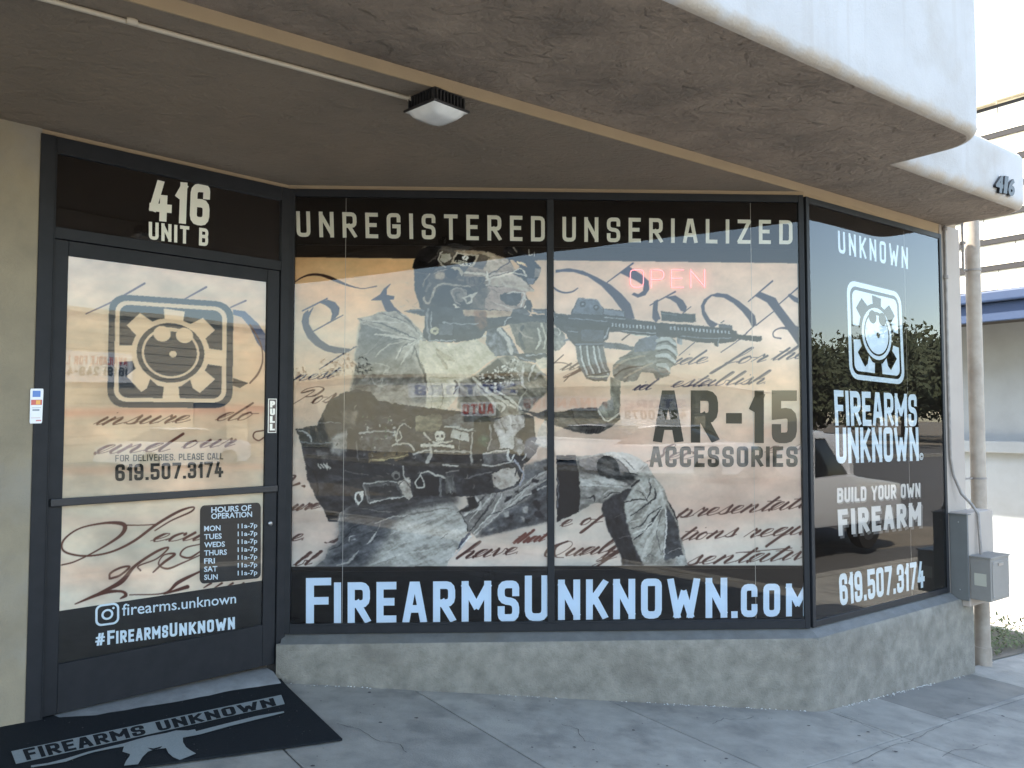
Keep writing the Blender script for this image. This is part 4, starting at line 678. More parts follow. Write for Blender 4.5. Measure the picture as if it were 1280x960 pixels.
    # cheek-side glove and arm guard
    cv.poly([(700, 740), (820, 730), (900, 830), (950, 940), (940, 960), (760, 960), (680, 860)], (98, 100, 106), .6, 60, 6, 5, seed=62); cv.stroke([(790, 750), (860, 830), (890, 930)], 34, (176, 170, 162)); cv.stroke([(760, 760), (830, 850), (860, 950)], 8, (64, 66, 72))
    cv.poly([(870, 700), (1000, 690), (1100, 680), (1180, 690), (1186, 940), (1000, 940), (930, 860)], (100, 96, 88), .3, 60, 10, 6, seed=63); cv.stroke([(1100, 740), (1120, 830), (1090, 900)], 16, (186, 180, 164)); cv.stroke([(1130, 700), (1160, 800), (1150, 900)], 14, (178, 170, 150)); cv.stroke([(980, 720), (960, 800), (990, 900)], 26, (58, 62, 66)); cv.stroke([(930, 730), (1000, 800), (1060, 820)], 10, (150, 140, 128))
    cv_f(520, 400, 6.4)
    cv.poly([(780, 270), (900, 260), (1060, 270), (1056, 300), (950, 340), (830, 320)], (62, 66, 72), .3); cv.stroke([(830, 300), (940, 330), (1040, 300)], 12, (120, 124, 130)); cv.poly([(950, 310), (1050, 300), (1050, 380), (990, 390)], (205, 186, 160)); cv.stroke([(880, 280), (1000, 270)], 10, (140, 142, 146))
    # --- rifle
    cv_f(680, 360, 6.4)
    cv.poly([(40, 330), (110, 310), (165, 370), (170, 440), (120, 500), (90, 500), (40, 480)], (118, 116, 112), .3, 60, 8, 5); cv.stroke([(110, 320), (130, 350), (120, 370)], 8, (196, 188, 176)); cv.stroke([(160, 420), (200, 410), (240, 430)], 20, (112, 114, 120))
    cv.poly([(0, 165), (60, 165), (95, 200), (210, 215), (220, 180), (275, 75), (420, 90), (475, 160), (640, 180), (655, 240), (900, 275), (1280, 300), (1280, 430), (1200, 420), (1100, 400), (900, 385), (730, 375), (600, 350), (520, 350), (510, 400), (480, 430), (480, 470), (250, 470), (240, 455), (190, 400), (170, 360), (95, 310), (60, 270), (0, 240)], (46, 49, 57), .14, 8, 24, 6, seed=70)
    cv.poly([(275, 78), (420, 92), (470, 165), (465, 215), (225, 200), (230, 175)], (88, 94, 106), .1); cv.stroke([(225, 210), (470, 222)], 12, (44, 48, 56)); cv.disc((310, 130), 24, (50, 54, 62)); cv.disc((415, 155), 22, (46, 50, 58)); cv.disc((310, 128), 9, (120, 124, 134)); cv.disc((415, 152), 9, (116, 120, 130)); cv.stroke([(280, 84), (420, 96), (462, 160)], 5, (136, 142, 152))
    cv.poly([(475, 165), (640, 185), (640, 225), (475, 210)], (98, 104, 116)); cv.stroke([(480, 232), (650, 246)], 6, (150, 154, 160)); cv.stroke([(100, 225), (210, 240), (500, 265)], 7, (118, 124, 136)); cv.stroke([(95, 260), (200, 290), (500, 300)], 8, (44, 47, 54))
    cv.poly([(295, 330), (480, 335), (470, 430), (300, 425)], (72, 77, 90), .06); cv.stroke([(290, 320), (500, 322)], 8, (48, 50, 58)); cv.stroke([(255, 450), (480, 445)], 14, (96, 102, 114)); cv.stroke([(515, 320), (500, 370), (480, 400)], 10, (140, 144, 152)); cv.poly([(95, 215), (180, 215), (200, 250), (120, 245)], (36, 38, 44)); cv.poly([(150, 300), (260, 320), (270, 440), (200, 400)], (58, 62, 70)); cv.stroke([(190, 345), (270, 350)], 7, (120, 126, 136))
    for k in range(27): x = 540 + k * 28; y = 262 + k * 1.9; cv.poly([(x, y + 18), (x + 13, y + 19), (x + 15, y + 45), (x + 3, y + 46)], (140, 146, 154) if k % 9 < 7 else (176, 180, 184))
    cv.stroke([(540, 320), (800, 345), (1280, 365)], 8, (42, 45, 52)); cv.stroke([(620, 340), (900, 362)], 7, (130, 134, 140)); cv.stroke([(700, 372), (900, 388)], 7, (196, 190, 172))
    cv.poly([(930, 180), (1060, 200), (1210, 208), (1215, 265), (1180, 275), (940, 262)], (54, 60, 64)); cv.stroke([(1190, 212), (1195, 265)], 10, (36, 40, 44)); cv.stroke([(940, 200), (1060, 215)], 6, (98, 106, 110)); cv.disc((948, 350), 20, (186, 190, 188)); cv.disc((948, 350), 10, (70, 76, 80)); cv.poly([(1060, 370), (1110, 380), (1100, 455), (1060, 440)], (120, 124, 130), .3)
    # magazine
    cv.poly([(248, 465), (470, 465), (500, 600), (528, 680), (500, 740), (400, 740), (330, 715), (290, 640), (262, 560)], (90, 92, 96), .1)
    for q in ([(290, 465), (305, 580), (350, 700)], [(340, 465), (355, 580), (400, 690)], [(395, 465), (410, 560), (450, 680)]): cv.stroke(q, 14, (176, 180, 180)); cv.stroke([(a + 14, b) for a, b in q], 8, (56, 58, 62))
    cv.stroke([(430, 465), (460, 600), (510, 690)], 12, (150, 152, 154)); cv.stroke([(330, 700), (420, 690), (525, 670)], 10, (60, 58, 54)); cv.stroke([(335, 722), (410, 738), (500, 738)], 8, (70, 66, 60)); cv.stroke([(360, 705), (440, 712), (510, 702)], 10, (186, 180, 160))
    # support arm and glove
    cv.poly([(470, 430), (600, 440), (720, 470), (720, 500), (600, 490), (480, 480)], (84, 88, 96), .2, 8, 10, 4)
    cv.poly([(555, 610), (620, 550), (700, 500), (740, 430), (820, 390), (910, 370), (1000, 370), (1050, 420), (1065, 500), (1055, 600), (1010, 640), (1000, 700), (900, 730), (870, 680), (780, 670), (740, 740), (640, 750), (560, 720), (545, 660)], (104, 104, 102), .35, -25, 10, 5, seed=74)
    cv.poly([(720, 470), (760, 410), (900, 370), (920, 400), (880, 500), (720, 510)], (92, 98, 110), .15); cv.stroke([(560, 640), (640, 580), (800, 540)], 16, (128, 120, 108)); cv.stroke([(560, 700), (660, 640), (820, 620)], 12, (58, 56, 54)); cv.stroke([(640, 720), (740, 660), (860, 600)], 14, (136, 128, 116)); cv.stroke([(600, 560), (700, 530)], 8, (60, 58, 56))
    for q in ([(900, 420), (980, 400), (1050, 450)], [(905, 480), (990, 470), (1060, 530)], [(900, 540), (980, 540), (1050, 590)], [(910, 610), (970, 620), (1000, 660)]): cv.stroke(q, [22, 34, 18], (156, 158, 156)); cv.stroke([(a, b + 26) for a, b in q], 8, (52, 56, 60))
    cv.stroke([(890, 640), (940, 690), (1000, 680)], 16, (90, 98, 100)); cv.stroke([(970, 640), (1000, 670)], 8, (150, 130, 116))
    cv_f(820, 320, 6.4)
    cv.poly([(0, 535), (600, 575), (612, 590), (640, 600), (650, 625), (845, 640), (848, 665), (830, 685), (650, 665), (635, 680), (500, 700), (495, 722), (470, 718), (460, 695), (330, 690), (160, 650), (0, 640)], (44, 47, 55), .12, 4, 20, 5, seed=76)
    for k in range(17): x = 110 + k * 29; y = 560 + k * 2.3; cv.poly([(x, y), (x + 13, y + 1), (x + 15, y + 26), (x + 3, y + 27)], (142, 148, 156))
    cv.poly([(495, 540), (605, 552), (610, 580), (500, 568)], (72, 76, 86)); cv.stroke([(200, 640), (400, 655), (600, 655)], 7, (112, 118, 128)); cv.stroke([(500, 660), (495, 715)], 8, (120, 126, 134)); cv.stroke([(650, 640), (840, 655)], 8, (40, 44, 50)); cv.stroke([(520, 530), (540, 520)], 8, (60, 64, 70))
    r = np.random.default_rng(21); cv_f(0, 0, 1)             # straps, buckles and folds in the gear
    for k in range(150):
        x, y = 400 + r.random() * 255, 508 + r.random() * 112; a = r.random() * 6.3; l = 2 + r.random() * 9
        if x < 420 and y > 600 or x > 640 and y > 575: continue
        c = [(150, 146, 140), (20, 20, 23), (88, 86, 86), (120, 116, 110), (28, 28, 31)][k % 5]
        cv.stroke([(x, y), (x + l * .5 * math.cos(a) + r.random() * 2, y + l * .5 * math.sin(a)), (x + l * math.cos(a), y + l * .6 * math.sin(a))], [.3, .5 + r.random() * 1.2, .3], c, al=.75, raw=True)
    for k in range(90):
        x, y = 500 + r.random() * 185, 345 + r.random() * 95; a = r.random() * 6.3; l = 2 + r.random() * 7
        if 555 < x < 640 and y > 425 or x > 640 and y < 375: continue
        c = [(150, 142, 132), (30, 30, 33), (96, 92, 88), (60, 58, 58)][k % 4]
        cv.stroke([(x, y), (x + l * math.cos(a), y + l * .6 * math.sin(a))], [.3, .9, .3], c, al=.5, raw=True)
    cv.rec = False
    cv.poly([(350, 708.5), (1025, 706.5), (1025, 730), (350, 730)], (38, 32, 28), .15, 0, 30, 10)
    cv.poly = _p
    # organic edges and photographic grain on the figure
    dx = (fnoise(cv.X / 4.5, cv.Y / 4.5, 70, 3) - .5) * 3.4; dy = (fnoise(cv.X / 4.5, cv.Y / 4.5, 75, 3) - .5) * 3.4
    g = cv.blur(cv.fig, 1.2) * (cv.Y > 301) * (cv.Y < 706)
    gw = g * np.where(cv.X > 690, np.where(cv.Y < 470, .35, 1), 1)
    jj = np.clip(((cv.Y - cv.y0 + dy * gw) * cv.S).astype(int), 0, cv.h - 1); ii = np.clip(((cv.X - cv.x0 + dx * gw) * cv.S).astype(int), 0, cv.w - 1); cv.im = cv.im[jj, ii]; fg = (cv.fig[jj, ii] * (cv.Y < 706))[..., None]
    k1 = fnoise(cv.X / 9, cv.Y / 3.5, 90, 4) - .5; k2 = fnoise(cv.X / 2., cv.Y / 1.6, 95, 2) - .5; k3 = fnoise((cv.X + cv.Y) / 14, (cv.Y - cv.X) / 5, 99, 3) - .5
    v = cv.im.mean(-1, keepdims=True)
    cv.im = np.clip(cv.im * (1 + fg * (.30 * k1 + .22 * k2 + .35 * k3)[..., None]) + fg * .12 * (v - .5), 0, 1)
    cv.im = cv.im * (1 + fg * np.clip((352 - cv.Y) / 25, 0, 1)[..., None] * .45)
    cv.im = np.where(fg > .3, np.where(cv.im > .62, .62 + (cv.im - .62) * .6, cv.im), cv.im)
    # film weathering
    cv.im *= (1 + .035 * (fnoise(cv.X / 3, cv.Y / 3, 88, 2) - .5))[..., None]
    return cv
LOGO_ARMS = [[(.44, .10), (.61, .115), (.585, .30), (.46, .30)], [(.06, .455), (.25, .44), (.25, .58), (.06, .60)], [(.75, .44), (.94, .46), (.94, .61), (.75, .585)], [(.44, .92), (.46, .72), (.56, .72), (.58, .92)],
             [(.145, .27), (.25, .155), (.46, .30), (.30, .44)], [(.855, .27), (.755, .165), (.54, .30), (.70, .44)], [(.15, .72), (.27, .86), (.45, .72), (.30, .58)], [(.86, .73), (.74, .86), (.55, .72), (.70, .58)]]
def rbox(a, r, k=5):
    out = []
    for cx, cy, s in ((1 - a - r, a + r, -90), (1 - a - r, 1 - a - r, 0), (a + r, 1 - a - r, 90), (a + r, a + r, 180)):
        out += [(cx + r * math.cos(math.radians(s + 90 * i / k)), cy + r * math.sin(math.radians(s + 90 * i / k))) for i in range(k + 1)]
    return out
def circ(cx, cy, r, n=30, ry=None): return [(cx + r * math.cos(2 * math.pi * i / n), cy + (ry or r) * math.sin(2 * math.pi * i / n)) for i in range(n)]
def logo_layers():
    """(polygon in the unit square with y down, True = foreground)"""
    L = [(rbox(0, .14), 1), (rbox(.052, .10), 0), (rbox(.088, .075), 1)] + [(a, 0) for a in LOGO_ARMS] + [(circ(.5, .5, .315), 0)]
    L += [([(.34, .74), (.30, .88), (.43, .88), (.40, .80)], 1), ([(.66, .74), (.59, .80), (.57, .88), (.70, .88)], 1)]
    L += [(circ(.5, .5, .272), 1), (circ(.5, .5, .232), 0), (circ(.5, .5, .212), 1), (circ(.43, .33, .07), 0), (circ(.61, .335, .07), 0), ([(.48, .29), (.55, .29), (.55, .305), (.48, .305)], 0), (circ(.52, .51, .03), 0)]
    return L
def door_art():
    cv = Cv(60, 310, 345, 770, 2, (200, 180, 150))
    parchment(cv, [(320, (208, 188, 172)), (400, (208, 184, 160)), (480, (202, 178, 150)), (560, (200, 180, 156)), (640, (206, 190, 170)), (757, (208, 196, 182))], 11)
    for y, h, c in ((512, 9, (196, 120, 96)), (585, 8, (200, 150, 120)), (648, 10, (200, 176, 160))): cv.F(0, 0, 1).poly([(60, y), (130, y - 2), (345, y - 6), (345, y + h - 6), (120, y + h), (60, y + h)], c, al=.35, soft=3)
    ink = (58, 62, 84); br = (88, 56, 46)
    cv.F(70, 310, 4.741)
    cv.stroke([(178, 390), (340, 315), (525, 210)], [7, 10, 12], (92, 80, 96)); cv.stroke([(740, 315), (890, 232)], [7, 12], (92, 80, 96)); cv.stroke([(1035, 352), (1125, 312)], [8, 10], (92, 80, 96))
    cv.poly([(1050, 365), (1120, 375), (1200, 450), (1240, 510), (1240, 620), (1190, 560), (1150, 470), (1100, 410), (1050, 395)], (82, 92, 118)); cv.stroke([(1150, 455), (1210, 560), (1225, 660), (1200, 740), (1150, 800)], [10, 8, 8, 12, 10], (100, 74, 66))
    cv.poly([(1050, 770), (1140, 800), (1090, 830), (1045, 815)], (66, 60, 60))
    q0 = np.array([(315, 270), (1052, 322), (1045, 950), (303, 945)], float)
    def mp(q):
        a, b = q; return tuple(((1 - a) * q0[0] + a * q0[1]) * (1 - b) + ((1 - a) * q0[3] + a * q0[2]) * b)
    for pl_, fg in logo_layers(): cv.poly([mp(q) for q in pl_], (58, 64, 72) if fg else (206, 184, 158))
    script(cv, 'insure', 116, 531, 8.6, br, w=(.6, 2.3), k=2.15, rise=-.03, slant=1.2); script(cv, 'do', 268, 526, 9.5, br, w=(.5, 1.9), k=1.9, rise=-.04, slant=1.2)
    script(cv, 'and', 118, 567, 9.6, br, w=(.6, 2.6), k=2.3, rise=-.05, slant=1.1); script(cv, 'our', 226, 560, 8.8, br, w=(.6, 2.5), k=2.1, rise=-.04, slant=1.1); cv.F(70, 460, 4.741).stroke([(1235, 370), (1180, 380), (1170, 410), (1200, 430), (1235, 410)], 8, br)
    cv.F(60, 610, 4.414)
    cv.stroke([(75, 425), (150, 405), (270, 345), (390, 270), (425, 220), (400, 195), (300, 195), (170, 225), (85, 290), (90, 350), (200, 375), (340, 355), (470, 295), (600, 200), (720, 130), (800, 105), (790, 130), (680, 180), (590, 235)], [8, 8, 9, 18, 26, 20, 8, 9, 12, 12, 9, 14, 14, 16, 8, 10, 8, 7], br)
    cv.stroke([(420, 205), (520, 205), (600, 200)], [8, 6, 7], br)
    script(cv, 'ecu', 187, 677, 9.5, br, w=(.7, 2.5), k=2.0, rise=-.04, slant=1.3)
    cv.stroke([(340, 500), (345, 470), (400, 440), (450, 435), (400, 480), (345, 500)], 12, br); cv.stroke([(270, 585), (400, 520), (480, 430), (600, 350), (665, 330), (600, 390), (500, 430), (510, 455)], [8, 26, 16, 14, 10, 8, 8, 10], br)
    cv.stroke([(580, 465), (640, 410), (700, 365), (640, 370), (610, 420), (660, 445), (750, 410), (840, 370)], [8, 14, 14, 7, 8, 12, 8, 6], br); cv.stroke([(840, 310), (760, 330), (730, 370), (780, 385), (840, 350)], [6, 8, 10, 12, 8], br)
    cv.stroke([(150, 640), (300, 580), (400, 570), (430, 590), (400, 610)], [7, 20, 14, 20, 8], br); cv.stroke([(450, 590), (640, 580), (720, 520), (840, 460)], [6, 8, 20, 10], br); cv.stroke([(640, 585), (770, 545)], [8, 22], br)
    for x in (900, 960, 1020, 1080, 1130): cv.stroke([(x - 40, 550), (x, 525)], [6, 12], br)
    return cv
# ---------------------------------------------------------------- ground: lot, road, kerbs, sidewalk
def sheet(name, p0, p1, n0, n1, dz, m, step=1.2, label=None, kind='structure'):
    ps = np.unique(np.concatenate([np.arange(p0, p1, step), [p1]])); ns = np.unique(np.concatenate([np.arange(n0, n1, step), [n1]]))
    mb = MB(); k = len(ns); mb.add([G(p, n, dz) for p in ps for n in ns], [(i * k + j, i * k + j + 1, (i + 1) * k + j + 1, (i + 1) * k + j) for i in range(len(ps) - 1) for j in range(k - 1)])
    return tag(mb.build(name, m), label, None, None, kind)
big = MB(); ax = [-1200, -300, -80, -30, -12, -6, -3, 0, 3, 6, 9, 14, 30, 80, 300, 1200]
big.add([(x, y, gz(x, y) - .16) for x in ax for y in ax], [(i * 16 + j, (i + 1) * 16 + j, (i + 1) * 16 + j + 1, i * 16 + j + 1) for i in range(15) for j in range(15)])
tag(big.build('ground', M['soil']), 'bare earth ground reaching to the horizon', kind='structure')
sheet('road', -45, 60, 3.35, 17, -.135, M['asphalt'], 1.5, 'grey asphalt street in full sun opposite the shop')
lot = sheet('parking_lot', 2.3, 12, -9, -.02, -.006, M['lot'], .8, 'sunlit pale concrete lot beside the shop')
for nm, a, b, lb in (('kerb', 3.2, 3.35, 'concrete kerb along the near sidewalk'), ('kerb', 17., 17.16, 'concrete kerb across the street')):
    mb = MB(); pp = np.arange(-45, 60.1, 1.5)
    for i in range(len(pp) - 1): mb.hexa([G(p, n, z) for z in (-.2, .004) for p, n in ((pp[i] + .004, a), (pp[i] + .004, b), (pp[i + 1], b), (pp[i + 1], a))])
    tag(mb.build(nm, M['conc'], bevel=0), lb, None, None, 'structure')
sheet('far_pavement', -45, 60, 17.16, 23, .0, M['asphalt'], 1.5, 'sunlit asphalt forecourt across the street')
walk = tag(sheet('sidewalk', -9, 20, -2.6, 3.2, -.03, M['gap'], 1.), 'concrete sidewalk in front of the shop')
def slab(p0, p1, n0, n1, m, dz=0.):
    if m is M['conc']: m = M[random.choice(['conc', 'conc', 'conc_b', 'conc_c'])]
    mb = MB(); q = .0035; t = [random.uniform(-.0015, .0015) for _ in range(4)]
    c = [(p0 + q, n0 + q), (p0 + q, n1 - q), (p1 - q, n1 - q), (p1 - q, n0 + q)]
    mb.hexa([G(p, n, -.04) for p, n in c] + [G(p, n, dz + t[i]) for i, (p, n) in enumerate(c)])
    mb.build('paving_slab', m, walk, bevel=.003, seg=1)
pj = [-6.35, -5.45, -4.55, -3.65, -2.75, -1.86, -.99, .03, .93, 1.72, 2.6, 3.5, 4.4, 5.3, 6.2, 7.1, 8.0]
for i in range(len(pj) - 1):
    if pj[i] == .03:
        slab(.03, .55, -.02, .5, M['conc']); slab(.55, 1.72, -.02, .46, M['conc2'], -.002); slab(.55, 1.72, .46, .50, M['conc']); slab(.03, .93, .5, 1.42, M['conc']); slab(.03, .93, 1.42, 3.2, M['conc'])
        continue
    if pj[i] == .93: slab(.93, 1.72, .5, 1.42, M['conc']); slab(.93, 1.72, 1.42, 3.2, M['conc']); continue
    slab(pj[i], pj[i + 1], -2.4 if pj[i] < 0 else -.02, .5, M['conc']); slab(pj[i], pj[i + 1], .5, 1.42, M['conc']); slab(pj[i], pj[i + 1], 1.42, 3.2, M['conc'])
# grit, gum spots and chips on the paving
sp = MB()
for k in range(150):
    x, y = random.uniform(360, 1270), random.uniform(862, 958); c = gpt(x, y, .0032 + k * 2e-6); r = random.choice([.0015, .002, .003, .003, .004, .006, .010]) ; s = random.uniform(.5, 1)
    a0 = random.uniform(0, 3)
    sp.add([c + np.array([r * math.cos(a0 + t) * random.uniform(.7, 1.2), r * s * math.sin(a0 + t) * random.uniform(.7, 1.2), -.066 * r * math.cos(a0 + t)]) for t in np.linspace(0, 2 * math.pi, 7)[:-1]], [tuple(range(6))])
tag(sp.build('pavement_grit', mat('dark_grit', (.05, .045, .045), .9)), 'dark gum spots and grit scattered over the sidewalk', kind='stuff')
# hairline cracks in the slabs
ck = MB()
for pts in ([(1047, 892), (1064, 897), (1080, 906), (1101, 914), (1121, 924)], [(1180, 905), (1160, 915), (1138, 926), (1110, 934), (1085, 946), (1060, 958)], [(1235, 930), (1215, 936), (1190, 938), (1175, 948)], [(420, 905), (450, 912), (470, 925), (500, 931), (510, 944)], [(700, 905), (722, 912), (730, 926), (752, 930)], [(890, 905), (905, 898), (930, 900), (948, 894)]):
    z = []
    for a, c in zip(pts[:-1], pts[1:]):
        for t in (0, .25, .5, .75): z.append((a[0] + (c[0] - a[0]) * t + random.uniform(-1.5, 1.5), a[1] + (c[1] - a[1]) * t + random.uniform(-.8, .8)))
    z = [gpt(x, y, .0045) for x, y in z]; vs = []
    for i, q in enumerate(z):
        d = z[min(i + 1, len(z) - 1)] - z[max(i - 1, 0)]; d[2] = 0; d /= np.linalg.norm(d) + 1e-9; w = random.uniform(.0005, .0017); nn = np.array([-d[1], d[0], 0]) * w; vs += [q + nn, q - nn]
    ck.add(vs, [(2 * i, 2 * i + 1, 2 * i + 3, 2 * i + 2) for i in range(len(z) - 1)])
tag(ck.build('pavement_cracks', M['gap']), 'dark hairline cracks wandering across the sidewalk slabs', kind='stuff')
# pale crumbs of stucco along the foot of the wall
cr = MB()
for k in range(260):
    pl = W2 if k % 2 else W3; u = random.uniform(.05, pl.L) ; q = pl.pt(u, 0, .078 + abs(random.gauss(0, .012))); q[2] = gz(q[0], q[1]) + .003; r = random.uniform(.0015, .005)
    if vnoise(np.array([u * 3.]), np.array([k % 2 * 9.]), 8)[0] < .45: continue
    cr.add([q + np.array(d) * r for d in ((-1, -.6, 0), (.8, -1, 0), (1, .7, 0), (-.7, 1, 0), (0, 0, 1.1))], [(0, 1, 4), (1, 2, 4), (2, 3, 4), (3, 0, 4)])
tag(cr.build('stucco_crumbs', mat('pale_crumbs', (.5, .5, .47), .9)), 'pale crumbs of stucco along the foot of the base wall', kind='stuff')
# threshold strip in front of the door
mb = MB()
prev = None
us = np.linspace(-.5, 1.16, 14); ring = []
for u in us:
    zt = .125 - .03 * (u / 1.23) + random.uniform(-.003, .003)
    w_ = .135 + random.uniform(-.012, .012); a = W1.pt(u, zt, -.05); b = W1.pt(u, zt - .004, .03); c = W1.pt(u, 0, w_); c[2] = gz(c[0], c[1]) + .006; d = W1.pt(u, 0, w_ + .02); d[2] = gz(d[0], d[1]) - .03; ring.append((a, b, c, d))
vs = [v for r in ring for v in r]; mb.add(vs, [(i * 4 + j, i * 4 + j + 1, i * 4 + j + 5, i * 4 + j + 4) for i in range(len(us) - 1) for j in range(3)])
tag(mb.build('door_step', M['thresh'], smooth=True), 'low sloping concrete step under the shop door', kind='structure')

# ---------------------------------------------------------------- the shop building
ZH, ZS, ZO = 2.716, 2.738, 2.787
shop = thing('shop_building', 'stucco corner shop with film-covered windows under a deep rounded canopy', 'shop', loc=tuple(W(0, 0, 0)))
bpy.context.view_layer.update()
shop.location = (0, 0, 0)
# walls and roof mass behind
def xy(p, n): w = W(p, n); return (w[0], w[1])
mb = MB(); mb.prism([(W1.pt(-3.2, 0, .018)[0], W1.pt(-3.2, 0, .018)[1]), tuple(W1.pt(.008, 0, .018)[:2]), tuple(W1.pt(.008, 0, -.12)[:2]), tuple(W1.pt(-3.2, 0, -.12)[:2])], -.2, ZS + .06)
mb.build('wall', M['pier'], shop, bevel=.012, label='sand coloured stucco pier left of the door')
# inner soffit, dropped below the outer one; its street edge is the tan band
mb = MB(); mb.prism([xy(-9, -.008), xy(.0, -.008), tuple(W2.pt(W2.L - .0, 0, -.10)[:2]), tuple(W2.pt(-.05, 0, -.25)[:2]), tuple(W1.pt(-4.6, 0, -.3)[:2])], ZS, ZS + .12)
mb.build('soffit', M['soffit'], shop, label='brown stucco soffit over the door recess')
mb = MB(); mb.wbox(-9, 1.83, -.009, .0, ZS - .0, ZO + .05); mb.build('soffit_step', M['tan'], shop, label='narrow tan painted step between the two soffits')
def rounded(p0, p1, n0, n1, rc, both=False, k=8):
    pts = [(p0, n0), (p0, n1)] + [(p1 - rc + rc * math.sin(t), n1 - rc + rc * math.cos(t)) for t in np.linspace(0, math.pi / 2, k)] + [(p1, n0)]
    return pts
def canopy(name, p0, p1, n0, n1, rc, z0, z1, rb, label, wob=.006):
    """slab with rounded plan corner and rounded, hand-trowelled lower and upper edges; underside a separate part"""
    def outline(ins):
        pts = [(p0, n0)] + [(a, n1 - ins) for a in np.linspace(p0, p1 - rc, 40)]
        pts += [(p1 - rc + (rc - ins) * math.sin(t), n1 - rc + (rc - ins) * math.cos(t)) for t in np.linspace(0, math.pi / 2, 12)[1:]]
        pts += [(p1 - ins, b) for b in np.linspace(n1 - rc, n0, 8)[1:]]
        return pts
    rows = [(rb * (1 - math.sin(t)), z0 + rb * (1 - math.cos(t))) for t in np.linspace(0, math.pi / 2, 6)]
    rows += [(0, z0 + rb + (z1 - z0 - 2 * rb) * f) for f in (.1, .25, .5, .75, .9)] + [(rb * (1 - math.cos(t)), z1 - rb + rb * math.sin(t)) for t in np.linspace(0, math.pi / 2, 5)]
    mb = MB(); vs = []; k = None
    for ri, (ins, z) in enumerate(rows):
        o = outline(ins); k = len(o)
        for i, (p, n) in enumerate(o):
            e = wob * (vnoise(np.array([p * 5.]), np.array([n * 5. + ri * .6]), 4)[0] - .5) * (1 if 0 < i < k - 1 and ri > 0 else 0)
            vs.append(W(p, n + e, z + e * (1 if ri < 6 else 0)))
    nr = len(rows); fs = [(r * k + i, r * k + i + 1, (r + 1) * k + i + 1, (r + 1) * k + i) for r in range(nr - 1) for i in range(k - 1)]
    top = [(nr - 1) * k + i for i in range(k)]; fs.append(tuple(top)); fs += [tuple(r * k for r in range(nr)) + tuple(r * k + k - 1 for r in range(nr))[::-1]]
    mb.add(vs, fs); o = mb.build(name, M['white'], shop, smooth=True, label=label)
    mb = MB(); u = outline(rows[0][0]); mb.add([W(p, n, z0 + (0 if i in (0, k - 1) else 0)) for i, (p, n) in enumerate(u)], [tuple(range(k))])
    mb.build('canopy_underside', M['soffit_out'], o, label='mottled brown stucco underside of the ' + label.split(' over')[0])
    return o
C1 = canopy('canopy', -9, .12, .0, .965, .20, ZO, 4.25, .045, 'tall white canopy over the entrance')
C2 = canopy('canopy', .0755, 1.74, .0, .525, .16, ZO, 3.15, .05, 'low white canopy over the side window')
# body of the building behind the front line
mb = MB(); mb.wbox(-9, .1, -7, -.012, ZS + .125, 4.24); mb.wbox(.1, 1.81, -7, -.012, ZO + .04, 3.13); mb.build('roof_block', M['white'], shop, label='upper wall and roof of the shop')
mb = MB(); mb.wbox(-9, 1.79, -7, -6.8, -.5, ZS + .13); mb.wbox(1.63, 1.80, -6.8, -.02, -.5, ZO + .045); mb.build('wall', M['pilaster'], shop, label='side and back walls of the shop')
# tan head trim above window and door frames
mb = MB(); mb.pbox(W2, -.004, W2.L + .002, ZH, ZS, -.08, .012); mb.pbox(W1, .0, W1.L, ZH, ZS, -.08, .010)
mb.build('head_trim', M['tan'], shop, label='thin tan trim above the door and window heads')
mb = MB(); mb.pbox(W3, .004, 1.62, ZH - .004, ZO, -.10, -.002); mb.build('head_trim', M['tan'], shop, label='tan painted lintel above the side window')
# pilaster at the right end
mb = MB(); mb.wbox(1.585, 1.872, -.14, .006, .2, ZO); mb.build('pilaster', M['pilaster'], shop, bevel=.008, label='pinkish painted pilaster right of the side window')
